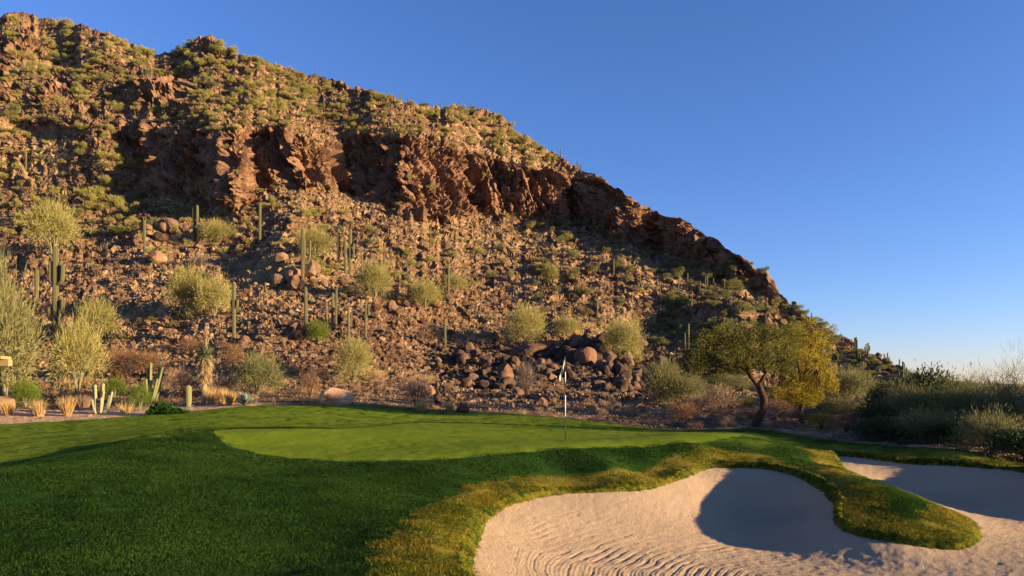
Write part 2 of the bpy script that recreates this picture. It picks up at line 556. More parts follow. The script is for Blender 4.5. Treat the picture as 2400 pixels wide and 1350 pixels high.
# putting green
m_green, nt = new_mat('putting_turf')
geo = N(nt, 'ShaderNodeNewGeometry')
n1 = noise(nt, geo.outputs['Position'], 0.7, 4, 0.6)
n2 = noise(nt, geo.outputs['Position'], 60, 2, 0.7)
n3 = noise(nt, geo.outputs['Position'], 9, 3, 0.6)
c = ramp(nt, n1, [(0.3, (0.118, 0.172, 0.009)), (0.7, (0.155, 0.205, 0.013))])
v = ramp(nt, n2, [(0.3, (0.8, 0.8, 0.8)), (0.7, (1.15, 1.15, 1.15))])
c = mixc(nt, 1.0, c, v, 'MULTIPLY')
v = ramp(nt, n3, [(0.3, (0.92, 0.93, 0.92)), (0.7, (1.08, 1.07, 1.05))])
c = mixc(nt, 1.0, c, v, 'MULTIPLY')
finish(nt, c, 0.9, n2, 0.35, 0.008, spec=0.04)
V = np.stack([Xg.ravel(), Yg.ravel(), Zl.ravel() - 0.012], 1)
V2, F2, _ = compact(V, grid_faces((Gg < 0.05) & (Dg > 0)))
green = link('putting_green', mesh_arrays('putting_green', V2, F2, m_green, True))
tag(green, kind='structure')

# sand
m_sand, nt = new_mat('bunker_sand')
geo = N(nt, 'ShaderNodeNewGeometry')
n1 = noise(nt, geo.outputs['Position'], 0.8, 4, 0.6)
n2 = noise(nt, geo.outputs['Position'], 70, 3, 0.75)
n3 = noise(nt, geo.outputs['Position'], 24, 4, 0.75)
c = ramp(nt, n1, [(0.3, (0.45, 0.325, 0.205)), (0.7, (0.53, 0.385, 0.25))])
v = ramp(nt, n2, [(0.3, (0.72, 0.71, 0.70)), (0.7, (1.15, 1.15, 1.15))])
c = mixc(nt, 1.0, c, v, 'MULTIPLY')
mx = N(nt, 'ShaderNodeMath', operation='MULTIPLY_ADD')
nt.links.new(n3, mx.inputs[0]); mx.inputs[1].default_value = 1.5
nt.links.new(n2, mx.inputs[2])
finish(nt, c, 0.95, mx.outputs[0], 1.0, 0.022, spec=0.05)
V = np.stack([Xg.ravel(), Yg.ravel(), Zs.ravel()], 1)
V2, F2, _ = compact(V, grid_faces(Dg < 0.12))
bunk = link('bunker_sand', mesh_arrays('bunker_sand', V2, F2, m_sand, True))
tag(bunk, kind='structure')

# ------------------------------------------------------------------ mountain
RIDGE = np.array([(-1500, 90), (-900, 60), (-400, 40), (-100, 48), (0, 38), (15, 30), (50, 28), (100, 40), (150, 52), (170, 61), (190, 55), (250, 75), (300, 95), (350, 118), (393, 129), (402, 122), (430, 113), (455, 93), (472, 84), (492, 83), (515, 95), (528, 114), (560, 124), (600, 141), (625, 146), (650, 156), (700, 172), (760, 180), (800, 195), (850, 207), (880, 210), (930, 235), (1000, 248), (1050, 250), (1100, 254), (1150, 260), (1180, 275), (1220, 308), (1260, 335), (1300, 360), (1350, 395), (1400, 415), (1450, 440), (1500, 479), (1550, 498), (1600, 515), (1650, 545), (1700, 580), (1740, 600), (1780, 628), (1797, 632), (1812, 655), (1832, 685), (1850, 706), (1900, 740), (1950, 776), (2000, 812), (2050, 837), (2100, 858), (2150, 881), (2200, 892), (2300, 899), (2400, 902), (3600, 903)], float)
CT = np.array([(-1500, 250), (0, 285), (200, 288), (300, 284), (420, 300), (520, 308), (600, 303), (690, 308), (740, 345), (790, 324), (900, 320), (1000, 328), (1060, 345), (1120, 360), (1200, 375), (1280, 400), (1330, 419), (1400, 424), (1450, 442), (1500, 482), (1550, 499), (1600, 516), (1650, 546), (1700, 581), (1780, 629), (1830, 686), (3600, 686)], float)
CB = np.array([(-1500, 250), (0, 288), (180, 300), (230, 345), (300, 395), (400, 450), (520, 478), (570, 490), (640, 430), (760, 440), (800, 446), (880, 470), (960, 503), (1050, 510), (1150, 498), (1250, 505), (1330, 520), (1400, 550), (1480, 575), (1540, 585), (1620, 625), (1700, 645), (1780, 667), (1838, 695), (3600, 690)], float)
# in-and-out of the cliff line: negative = juts towards the viewer
PROW = np.array([(-1500, 0), (150, 3), (215, -4), (280, 4), (335, 2), (350, -3), (400, -1), (470, 2), (510, -4), (560, -1), (592, 6), (690, -8), (770, -1), (792, 8), (850, 4), (948, -8), (1010, -5), (1100, -2), (1180, -3), (1290, -4), (1335, 7), (1440, -3), (1482, -8), (1512, 5), (1575, -5), (1650, -2), (1668, 2), (1700, -4), (1790, -5), (1840, 0), (3600, 0)], float)
# local swellings of rock (x, y, rx, ry, metres towards viewer)
LUMPS = [(340, 540, 70, 45, 2.5), (720, 620, 75, 40, 3.0), (600, 690, 60, 40, 1.5), (560, 430, 40, 70, 3.0), (230, 100, 60, 70, 4), (40, 110, 40, 50, 5), (330, 190, 50, 60, 3), (100, 220, 45, 60, 3), (470, 110, 45, 35, 3),
         (880, 720, 110, 50, 2.0), (1000, 700, 90, 60, 1.5), (1390, 850, 75, 55, 3.0), (1180, 840, 90, 40, 1.4), (1730, 720, 60, 25, 2.5), (100, 610, 60, 30, 2.0), (1480, 890, 60, 35, 1.5), (940, 560, 120, 60, 2), (660, 520, 60, 80, 3), (1120, 280, 90, 30, 4), (900, 250, 60, 50, 4),
         (60, 300, 90, 40, -3), (560, 640, 80, 45, -3), (1540, 780, 110, 50, -6), (140, 130, 30, 60, -3), (260, 250, 90, 30, -3), (410, 170, 25, 60, -2), (500, 590, 90, 25, -2.5)]

def smooth_cols(A, k):
    ker = np.hanning(2 * k + 3)[1:-1]; ker /= ker.sum()
    pad = np.pad(A, ((0, 0), (k, k)), mode='edge')
    return np.stack([np.convolve(r, ker, 'valid') for r in pad])
mcol = np.concatenate([np.linspace(-1500, -60, 70, endpoint=False), np.linspace(-60, 2460, 960), np.linspace(2460, 3600, 50)[1:]])
NR = 370
yr = np.interp(mcol, RIDGE[:, 0], RIDGE[:, 1])
jag = vnoise(np.stack([mcol / 9.0, mcol * 0, mcol * 0], 1), 3) * 4 + vnoise(np.stack([mcol / 23.0, mcol * 0, mcol * 0], 1), 8) * 4
yr = yr + jag * np.interp(mcol, [0, 1900, 2100, 2200], [1.0, 0.9, 0.5, 0.05])
Y0 = lawn_back(mcol) - 0.35
X0 = (mcol - 1200) / F * Y0
Z0 = lawn_z(X0, Y0) - 0.03
q0 = (Z0 - ZC) / Y0
q1 = (HY - yr) / F
tt = np.linspace(0, 1, NR)
Q = q0[None, :] + (q1 - q0)[None, :] * tt[:, None]
PXm = np.repeat(mcol[None, :], NR, 0)
PYm = HY - Q * F
wr = sstep(500, 1950, PXm)
s_left = np.interp(Q, [-.2, -.02, 0.0, .02, .05, .2, .25, .4, .6], [.085, .085, .14, .30, .46, .54, .72, .86, 1.05])
s_right = np.interp(Q, [-.2, -.012, 0.0, .03, .2, .4], [.002, .004, .2, .36, .46, .6])
S = s_left * (1 - wr) + s_right * wr
ct = np.interp(PXm, CT[:, 0], CT[:, 1]); cb = np.interp(PXm, CB[:, 0], CB[:, 1])
edge_n = 10 * vnoise(np.stack([PXm.ravel() / 30, PYm.ravel() / 30, 0 * PXm.ravel()], 1), 51).reshape(PXm.shape)
CL = sstep(-8, 6, PYm - ct + edge_n * .4) * sstep(10, -8, PYm - cb + edge_n * 1.6)
up_n = fbm(np.stack([PXm.ravel() / 70, PYm.ravel() / 55, 0 * PXm.ravel()], 1), 3, 61).reshape(PXm.shape)
upper = sstep(300, 240, PYm) * sstep(700, 300, PXm)
brk_n = fbm(np.stack([PXm.ravel() / 42, PYm.ravel() / 60, 0 * PXm.ravel()], 1), 3, 67).reshape(PXm.shape)
wl = sstep(560, 420, PXm)
CL = CL * (1 - wl + wl * sstep(-.12, .12, brk_n))      # the belt breaks up into outcrops at the left
CL = np.maximum(CL, sstep(0.12, 0.3, up_n) * upper)
CL = np.maximum(CL, sstep(26, 6, PYm - np.repeat(yr[None, :], NR, 0)) * sstep(0.0, 0.25, up_n + .1) * sstep(1900, 1700, PXm))
cbi = np.where(PXm < 400, 450.0, cb)      # the steep belt runs on, masked by scree, to the left
CLI = smooth_cols(sstep(-8, 8, PYm - ct) * sstep(10, -10, PYm - cbi), 10)
S = S * (1 - CLI) + 2.6 * CLI
S = np.maximum(S, Q + 0.1)
dq = np.diff(Q, axis=0)
lnY = np.zeros_like(Q)
lnY[1:] = np.cumsum(dq / (0.5 * (S[1:] + S[:-1]) - 0.5 * (Q[1:] + Q[:-1])), axis=0)
Ym = Y0[None, :] * np.exp(lnY)
Ym = np.exp(smooth_cols(np.log(Ym), 24))
depth_scale = np.clip(Ym / 150.0, 0.12, 1.2)
# prow offsets, strongest in the cliff band, dying out downslope as gullies
below = np.clip((PYm - cb) / 160.0, 0, 1); above = np.clip((ct - PYm) / 60.0, 0, 1)
pw = np.where(PYm > cb, (1 - below) ** 1.5 * 0.6, np.where(PYm < ct, (1 - above), 1.0)) * sstep(150, 260, PXm)
pshift = (PYm - ct) * 0.28      # gullies trend down to the right
off = np.interp(PXm - pshift * 0.5, PROW[:, 0], PROW[:, 1]) * pw * 0.40
for (lx, ly, rx, ry, am) in LUMPS:
    off = off - am * np.exp(-(((PXm - lx) / rx) ** 2 + ((PYm - ly) / ry) ** 2) * 1.2)
low = fbm(np.stack([PXm.ravel() / 110, PYm.ravel() / 240 + PXm.ravel() / 500, 0 * PXm.ravel()], 1), 3, 71, ridged=True).reshape(PXm.shape)
off = off - low * 1.8 * depth_scale * (1 - 0.5 * CL)
off = smooth_cols(off, 11)
fade = sstep(0, 25, np.arange(NR))[:, None]
Ym = Ym + off * fade * np.clip(Ym / 60.0, 0.0, 1.0)
Ym = np.maximum(Ym, Y0[None, :])
Xm = (PXm - 1200) / F * Ym
Zm = ZC + Q * Ym
P0 = np.stack([Xm, Ym, Zm], -1)
du = np.gradient(P0, axis=1); dv = np.gradient(P0, axis=0)
nn = np.cross(du, dv); nn /= np.linalg.norm(nn, axis=-1, keepdims=True) + 1e-9
nn = smooth_cols(nn.transpose(2, 0, 1).reshape(-1, nn.shape[1]), 6).reshape(3, NR, -1).transpose(1, 2, 0)
PP = P0.reshape(-1, 3)
stretch = np.clip(0.35 / (np.linalg.norm(du, axis=-1) + 1e-6), .05, 1).ravel() ** 1.3
sh = PP.copy(); sh[:, 0] += 0.35 * sh[:, 2]
fa, _ = facet(sh * np.array([.20, .20, .06]), 101, 1.1)
fb, _ = facet(sh * np.array([.5, .5, .15]), 111, 1.0)
fc, fcd = facet(sh * np.array([1.1, 1.1, .5]), 121, 0.9)
fd, fdd = facet(PP * np.array([2.4, 2.4, 2.4]), 131, 0.9)
sm = fbm(PP * 0.07, 3, 141)
clf = CL.ravel(); dsc = depth_scale.ravel()
near = sstep(30, 70, PP[:, 1])
disp = clf * np.interp(PXm.ravel(), [1450, 1700], [1, .5]) * stretch * (1.5 * fa + 1.1 * fb + stretch * (1.0 * fc + .45 * fd)) + (1 - clf) * (1.0 * sm * near + 0.3 * fb * near + 0.2 * fc * near + 0.10 * fd)
disp *= np.repeat(sstep(0, 30, np.arange(NR))[:, None], len(mcol), 1).ravel()
# keep the skyline where it is
disp *= (1 - 0.75 * np.repeat(sstep(NR - 14, NR - 1, np.arange(NR))[:, None], len(mcol), 1).ravel())
nd = nn.reshape(-1, 3).copy(); nd[:, 2] *= (1 - .65 * clf); nd /= np.linalg.norm(nd, axis=1, keepdims=True) + 1e-9
PM = (PP + nd * disp[:, None]).reshape(NR, -1, 3)
# relax the sheet where it is stretched thin between neighbours
for _ in range(3):
    gx = np.linalg.norm(np.diff(PM, axis=1, prepend=PM[:, :1]), axis=-1)
    gx = np.maximum(gx, np.roll(gx, -1, 1))
    wgt = (np.clip((gx - .45) / .5, 0, 1) * .7)[..., None]
    wgt[:2] = 0; wgt[-2:] = 0; wgt[:, :80] = 0; wgt[:, -55:] = 0
    av = PM.copy()
    av[1:-1, 1:-1] = .25 * (PM[1:-1, :-2] + PM[1:-1, 2:] + PM[:-2, 1:-1] + PM[2:, 1:-1])
    PM = PM * (1 - wgt) + av * wgt
# far side of the ridge
back = []
top = PM[-1]
for k, (dy, dz) in enumerate([(3, -0.4), (9, -3.5), (22, -12), (50, -30), (110, -60)]):
    b = top.copy(); b[:, 1] += dy; b[:, 2] = np.maximum(top[:, 2] + dz, -3.0)
    back.append(b)
PMall = np.concatenate([PM, np.array(back)], 0)
CLall = np.concatenate([CL, np.repeat(CL[-1:], 5, 0) * 0], 0)

m_hill, nt = new_mat('mountain_rock')
geo = N(nt, 'ShaderNodeNewGeometry')
pos = geo.outputs['Position']
ac = N(nt, 'ShaderNodeAttribute', attribute_name='cliff')
ab = N(nt, 'ShaderNodeAttribute', attribute_name='bed')
vo = N(nt, 'ShaderNodeTexVoronoi'); vo.inputs['Scale'].default_value = 1.3; nt.links.new(pos, vo.inputs['Vector'])
vo2 = N(nt, 'ShaderNodeTexVoronoi'); vo2.inputs['Scale'].default_value = 4.0; nt.links.new(pos, vo2.inputs['Vector'])
sp = N(nt, 'ShaderNodeSeparateColor'); nt.links.new(vo.outputs['Color'], sp.inputs[0])
sp2 = N(nt, 'ShaderNodeSeparateColor'); nt.links.new(vo2.outputs['Color'], sp2.inputs[0])
n1 = noise(nt, pos, 0.09, 5, 0.65, 0.5)
n2 = noise(nt, pos, 1.6, 5, 0.7)
n3 = noise(nt, pos, 0.35, 4, 0.6, 1.0)
tal = ramp(nt, sp.outputs[0], [(0.0, (0.09, 0.054, 0.034)), (0.35, (0.17, 0.104, 0.06)), (0.7, (0.235, 0.15, 0.086)), (1.0, (0.33, 0.23, 0.13))])
tal2 = ramp(nt, sp2.outputs[0], [(0.0, (0.6, 0.58, 0.56)), (1.0, (1.25, 1.22, 1.2))])
tal = mixc(nt, 1.0, tal, tal2, 'MULTIPLY')
grs = ramp(nt, n2, [(0.3, (0.14, 0.095, 0.045)), (0.7, (0.22, 0.155, 0.075))])
k = ramp(nt, n1, [(0.45, (0, 0, 0)), (0.62, (0.6, 0.6, 0.6))])
tal = mixc(nt, k, tal, grs)
clc = ramp(nt, n3, [(0.28, (0.10, 0.058, 0.040)), (0.46, (0.17, 0.095, 0.058)), (0.6, (0.215, 0.12, 0.072)), (0.78, (0.27, 0.18, 0.12))])
mpv = N(nt, 'ShaderNodeVectorMath', operation='MULTIPLY'); nt.links.new(pos, mpv.inputs[0]); mpv.inputs[1].default_value = (1.1, 1.1, 0.22)
n4 = noise(nt, mpv.outputs[0], 1.0, 4, 0.65, 0.4)
stn = ramp(nt, n4, [(0.36, (0.45, 0.42, 0.42)), (0.5, (1.0, 1.0, 1.0)), (0.7, (1.35, 1.3, 1.25))])
clc = mixc(nt, 0.85, clc, stn, 'MULTIPLY')
v = ramp(nt, n2, [(0.28, (0.6, 0.58, 0.57)), (0.7, (1.2, 1.18, 1.15))])
clc = mixc(nt, 1.0, clc, v, 'MULTIPLY')
n5 = noise(nt, pos, 0.045, 3, 0.6)
tal = mixc(nt, 1.0, tal, ramp(nt, n5, [(0.38, (0.74, 0.70, 0.69)), (0.6, (1.10, 1.08, 1.05))]), 'MULTIPLY')
c = mixc(nt, ac.outputs['Fac'], tal, clc)
bedc = ramp(nt, n2, [(0.3, (0.43, 0.265, 0.145)), (0.7, (0.55, 0.36, 0.21))])
c = mixc(nt, ab.outputs['Fac'], c, bedc)
finish(nt, c, 0.95, n2, 0.8, 0.25, spec=0.1)
bed = sstep(31.5, 30, Ym) * sstep(700, 560, PXm)
bed = np.clip(bed, 0, 1)
bed_all = np.concatenate([bed, np.zeros((5, bed.shape[1]))], 0)
V = PMall.reshape(-1, 3)
Fq = grid_faces(np.ones(PMall.shape[:2], bool))[:, ::-1]
mount = link('mountain', mesh_arrays('mountain', V, Fq, m_hill, False, {'cliff': CLall.ravel(), 'bed': bed_all.ravel()}))
tag(mount, kind='structure')

def hill_rc(px, py):
    """mountain row, column under a photo pixel"""
    c = np.interp(px, mcol, np.arange(len(mcol)))
    ci = int(np.clip(round(c), 0, len(mcol) - 1))
    prj = HY - (PM[:, ci, 2] - ZC) / PM[:, ci, 1] * F
    run = np.minimum.accumulate(prj)
    ri = int(np.argmax(run <= py)) if (run <= py).any() else NR - 1
    return ri, ci
def hill_at(px, py):
    r, c = hill_rc(px, py)
    return PM[r, c].copy()

# distant desert flat
m_flat, nt = new_mat('desert_flat')
geo = N(nt, 'ShaderNodeNewGeometry')
n1 = noise(nt, geo.outputs['Position'], 0.05, 5)
finish(nt, ramp(nt, n1, [(0.3, (0.12, 0.11, 0.06)), (0.7, (0.22, 0.17, 0.11))]), 0.95)
flat = MB()
flat.add([(-9000, -9000, -3.2), (9000, -9000, -3.2), (9000, 9000, -3.2), (-9000, 9000, -3.2)], [(0, 1, 2, 3)])
tag(link('desert_ground', flat.mesh('desert_ground', m_flat)), kind='structure')

# ------------------------------------------------------------------ instanced scatter (for uncountable stuff)
def rot_from(n, yaw):
    q = Vector((0, 0, 1)).rotation_difference(Vector(n))
    return (q @ Euler((0, 0, yaw)).to_quaternion()).to_euler()

def scatter(name, pts, rots, scls, idx, meshes, label=None):
    src = bpy.data.collections.new(name + '_source')
    for k, me in enumerate(meshes):
        src.objects.link(bpy.data.objects.new('%s_source_%02d' % (name, k), me))
    n = len(pts)
    me = bpy.data.meshes.new(name)
    me.vertices.add(n)
    me.vertices.foreach_set('co', np.asarray(pts, np.float32).ravel())
    a = me.attributes.new('rot', 'FLOAT_VECTOR', 'POINT'); a.data.foreach_set('vector', np.asarray(rots, np.float32).ravel())
    sc = np.asarray(scls, np.float32)
    if sc.ndim == 1: sc = np.repeat(sc[:, None], 3, 1)
    a = me.attributes.new('scl', 'FLOAT_VECTOR', 'POINT'); a.data.foreach_set('vector', sc.ravel())
    a = me.attributes.new('idx', 'INT', 'POINT'); a.data.foreach_set('value', np.asarray(idx, np.int32))
    for m in meshes[0].materials: me.materials.append(m)
    o = link(name, me)
    ng = bpy.data.node_groups.new(name + '_nodes', 'GeometryNodeTree')
    ng.interface.new_socket('Geometry', in_out='INPUT', socket_type='NodeSocketGeometry')
    ng.interface.new_socket('Geometry', in_out='OUTPUT', socket_type='NodeSocketGeometry')
    gi = ng.nodes.new('NodeGroupInput'); go = ng.nodes.new('NodeGroupOutput')
    ci = ng.nodes.new('GeometryNodeCollectionInfo')
    ci.inputs['Collection'].default_value = src
    ci.inputs['Separate Children'].default_value = True
    ci.inputs['Reset Children'].default_value = True
    ip = ng.nodes.new('GeometryNodeInstanceOnPoints')
    ip.inputs['Pick Instance'].default_value = True
    def attr(nm, ty):
        a = ng.nodes.new('GeometryNodeInputNamedAttribute'); a.data_type = ty
        a.inputs['Name'].default_value = nm
        return a.outputs['Attribute']
    ng.links.new(gi.outputs[0], ip.inputs['Points'])
    ng.links.new(ci.outputs[0], ip.inputs['Instance'])
    ng.links.new(attr('idx', 'INT'), ip.inputs['Instance Index'])
    ng.links.new(attr('rot', 'FLOAT_VECTOR'), ip.inputs['Rotation'])
    ng.links.new(attr('scl', 'FLOAT_VECTOR'), ip.inputs['Scale'])
    ng.links.new(ip.outputs[0], go.inputs[0])
    md = o.modifiers.new('scatter', 'NODES'); md.node_group = ng
    tag(o, label=label, kind='stuff')
    return o

# ------------------------------------------------------------------ turf blades
def blade_mat(name, c1, c2, c3, nscale=0.5):
    m, nt = new_mat(name)
    geo = N(nt, 'ShaderNodeNewGeometry')
    n1 = noise(nt, geo.outputs['Position'], nscale, 3, 0.6)
    base = ramp(nt, n1, [(0.39, c1), (0.61, c2)])
    k = ramp(nt, geo.outputs['Random Per Island'], [(0.0, (0.55, 0.55, 0.55)), (0.8, (1.15, 1.15, 1.15)), (1.0, (1.7, 1.6, 1.3))])
    base = mixc(nt, 1.0, base, k, 'MULTIPLY')
    k2 = ramp(nt, geo.outputs['Random Per Island'], [(0.72, (0, 0, 0)), (0.95, (0.7, 0.7, 0.7))])
    base = mixc(nt, k2, base, c3)
    finish(nt, base, 0.7, transl=0.3, spec=0.1)
    return m
m_blade = blade_mat('grass_blades', (0.028, 0.095, 0.014), (0.088, 0.185, 0.026), (0.14, 0.22, 0.04))
m_fair_lit = blade_mat('sunlit_fairway_blades', (0.135, 0.21, 0.018), (0.20, 0.27, 0.03), (0.26, 0.31, 0.045))  # short turf; sun on the fairway and bank is put into its colour
m_gold = blade_mat('golden_grass_blades', (0.23, 0.25, 0.022), (0.46, 0.35, 0.035), (0.7, 0.5, 0.08), 1.1)

def blade_patch(name, n, rad, h, w, mat, lean, seed):
    r = np.random.default_rng(seed)
    a = r.uniform(0, 2 * math.pi, n); q = rad * np.sqrt(r.uniform(0, 1, n))
    base = np.stack([q * np.cos(a), q * np.sin(a), np.full(n, -0.008)], 1)
    b = r.uniform(0, 2 * math.pi, n)
    hh = h * r.uniform(0.55, 1.15, n)
    side = np.stack([np.cos(b), np.sin(b), 0 * b], 1) * (w * r.uniform(.6, 1.2, n))[:, None] / 2
    c = r.uniform(0, 2 * math.pi, n); l = hh * lean * r.uniform(0.1, 1, n)
    tip = base + np.stack([l * np.cos(c), l * np.sin(c), hh], 1)
    V = np.stack([base - side, base + side, tip], 1).reshape(-1, 3)
    Fc = np.arange(3 * n).reshape(-1, 3)
    me = mesh_arrays(name, V, Fc, mat, True)
    # a mat of turf shades by the lie of the ground more than by single blades
    fn = np.cross(side, tip - base); fn /= np.linalg.norm(fn, axis=1, keepdims=True) + 1e-9
    nb = UPMIX * np.array([0, 0, 1.0]) + (1 - UPMIX) * fn * np.where(r.uniform(0, 1, n) < .5, 1, -1)[:, None]
    nb /= np.linalg.norm(nb, axis=1, keepdims=True)
    me.normals_split_custom_set(np.repeat(nb, 3, 0).tolist())
    return me
UPMIX = 0.62

def lawn_normal(x, y):
    e = 0.05
    zx = (tps_l(x + e, y) - tps_l(x - e, y)) / (2 * e); zy = (tps_l(x, y + e) - tps_l(x, y - e)) / (2 * e)
    n = np.stack([-zx, -zy, np.ones_like(zx)], 1)
    return n / np.linalg.norm(n, axis=1, keepdims=True)

def lawn_points(n, ya, yb, seed):
    r = np.random.default_rng(seed)
    Y = np.sqrt(r.uniform(ya * ya, yb * yb, n))
    X = r.uniform(-0.86, 0.86, n) * Y
    d = sdist(SANDPOLY, X, Y); g = sdist(GREENPOLY, X, Y)
    ok = (d > 0.02) & (g > 0.10) & (Y < lawn_back(1200 + X / Y * F) - .1)
    X, Y, d = X[ok], Y[ok], d[ok]
    return X, Y, d

def lay_turf(name, gold_name, n, ya, yb, seed, patches, gold_patches, hscale=1.0, fair=None):
    X, Y, d = lawn_points(n, ya, yb, seed)
    Z = lawn_z(X, Y); nn_ = lawn_normal(X, Y)
    gd = gold_amount(X, Y, d)
    r = np.random.default_rng(seed + 1)
    isg = r.uniform(0, 1, len(X)) < gd * 0.8
    isf = ~isg & (r.uniform(0, 1, len(X)) < fairway_cut_lit(X, Y)) if fair else np.zeros(len(X), bool)
    for nm, sel, pt, lab in ((name, ~isg & ~isf, patches, 'longer dark green rough grass on the slopes around the putting green'),
                             (gold_name, isg, gold_patches, 'dormant golden grass around the bunker edges'),
                             ('fairway_grass', isf, fair, 'short fairway grass coloured sunlit-bright left of and behind the putting green')):
        if not sel.any(): continue
        P = np.stack([X, Y, Z], 1)[sel]
        rots = np.array([rot_from(v, R.uniform(0, 6.28)) for v in nn_[sel]])
        sc = np.stack([np.ones(len(P)), np.ones(len(P)), hscale * r.uniform(0.6, 1.45, len(P))], 1)
        scatter(nm, P, rots, sc, r.integers(0, len(pt), len(P)), pt, lab)
pn = [blade_patch('near_turf_%d' % k, 320, .19, .027, .0055, m_blade, 1.0, k) for k in range(4)]
pg = [blade_patch('near_gold_%d' % k, 320, .15, .034, .006, m_gold, 1.1, 20 + k) for k in range(4)]
lay_turf('rough_grass', 'golden_grass', 7000, 4.6, 12.5, 301, pn, pg)
pf = [blade_patch('far_turf_%d' % k, 420, .32, .030, .012, m_blade, 1.0, 40 + k) for k in range(3)]
pw_ = [blade_patch('fairway_turf_%d' % k, 420, .32, .014, .012, m_fair_lit, 1.3, 45 + k) for k in range(3)]
pfg = [blade_patch('far_gold_%d' % k, 360, .20, .024, .009, m_gold, 1.2, 60 + k) for k in range(3)]
lay_turf('far_rough_grass', 'far_golden_grass', 8000, 12.5, 30, 311, pf, pfg, 0.8, pw_)
# shaggy fringe hanging over the sand
lip_t = [blade_patch('lip_tuft_%d' % k, 90, .05, .055, .006, m_gold if k < 2 else m_blade, 0.9, 80 + k) for k in range(3)]
seg = np.roll(SANDPOLY, -1, 0) - SANDPOLY
ln = np.linalg.norm(seg, axis=1)
cum = np.concatenate([[0], np.cumsum(ln)])
tot = cum[-1]
sarr = np.random.default_rng(5).uniform(0, tot, 4200)
ki = np.searchsorted(cum, sarr, side='right') - 1
fr = (sarr - cum[ki]) / ln[ki]
E = SANDPOLY[ki] + seg[ki] * fr[:, None]
area2 = np.sum(SANDPOLY[:, 0] * np.roll(SANDPOLY[:, 1], -1) - np.roll(SANDPOLY[:, 0], -1) * SANDPOLY[:, 1])
nrm = np.stack([-seg[ki, 1], seg[ki, 0]], 1) / ln[ki][:, None] * (1 if area2 > 0 else -1)   # points into the sand
jit = np.random.default_rng(6).uniform(-.085, .06, len(E))
E = E - nrm * jit[:, None]
ez = lawn_z(E[:, 0], E[:, 1])
okE = (E[:, 1] > 4.8)
rots = np.array([rot_from((nx * .75, ny * .75, 0.75), R.uniform(0, 6.28)) for nx, ny in nrm])
scatter('bunker_edge_grass', np.stack([E[:, 0], E[:, 1], ez - .012 + np.minimum(jit, 0) * 1.6], 1)[okE], rots[okE], np.random.default_rng(8).uniform(.45, .95, okE.sum()), np.random.default_rng(9).integers(0, 3, okE.sum()), lip_t, 'shaggy golden grass hanging over the bunker edge')

# ------------------------------------------------------------------ landmarks used to tell look-alikes apart in labels
MARKS = [(130, 690, 'candelabra saguaro'), (547, 740, 'saguaro with two short arms'), (460, 525, 'twin saguaros'), (599, 525, 'lone straight saguaro'), (343, 560, 'small orange outcrop'),
    (711, 606, 'saguaro with raised arms'), (815, 600, 'mid slope saguaro cluster'), (900, 655, 'palo verde saguaro'), (1051, 662, 'forked saguaro'), (718, 735, 'tall thin saguaro'),
    (782, 720, 'two close saguaros'), (857, 748, 'saguaro with forked top'), (1043, 790, 'lone stout saguaro'), (1007, 557, 'far thin talus saguaro'), (61, 375, 'far left talus saguaro'),
    (388, 393, 'cliff foot saguaro'), (357, 245, 'high left slope saguaro'), (1437, 630, 'small one-armed talus saguaro'), (1498, 670, 'three-pronged saguaro'), (1589, 667, 'tall slim saguaro'),
    (1656, 665, 'close saguaro pair'), (1743, 775, 'saguaro above the mesquite'), (1796, 745, 'trident saguaro'), (2010, 825, 'skyline saguaro group'), (2117, 880, 'ridge candelabra saguaro'),
    (123, 535, 'big round palo verde'), (472, 690, 'palo verde clump'), (832, 850, 'upright palo verde'), (1232, 770, 'full palo verde'), (1462, 800, 'rear palo verde'), (480, 850, 'yucca'),
    (1325, 935, 'flagstick'), (1186, 880, 'tall leaning boulder'), (1235, 890, 'pale leafless bush'), (789, 935, 'pale pink boulder'), (484, 95, 'pointed summit'), (690, 340, 'square cliff buttress'),
    (960, 420, 'middle of the long cliff'), (1480, 520, 'right cliff edge'), (1100, 258, 'rounded skyline knob'), (50, 35, 'upper left crags'), (1615, 800, 'mesquite crown saguaros'),
    (1290, 640, 'single round palo verde'), (605, 880, 'wide olive shrub'), (728, 640, 'biggest orange boulder'), (1400, 820, 'boulder heap top'), (230, 110, 'left summit crags'), (540, 430, 'tilted cliff slab'),
    (1355, 392, 'skyline saguaro pair'), (220, 330, 'red rock nose'), (740, 170, 'single skyline saguaro'), (1866, 715, 'lone skyline saguaro'), (1640, 590, 'pale cliff patch'), (560, 200, 'summit shoulder'),
    (900, 300, 'long cliff rim'), (160, 200, 'dark left gully'), (975, 920, 'large tan-brown bush'), (1550, 900, 'heap-side palo verde'), (300, 850, 'rust and olive brush'), (1180, 600, 'open mid talus'), (1768, 985, 'mesquite trunk'), (1880, 985, 'golden tree trunk'), (1600, 975, 'low rust-brown shrub'), (1985, 995, 'reddish brush'), (1690, 970, 'tangled dry brush'), (2035, 985, 'yellow-brown bush'), (1925, 1000, 'low yellow bush'), (1830, 970, 'twiggy tan brush')]
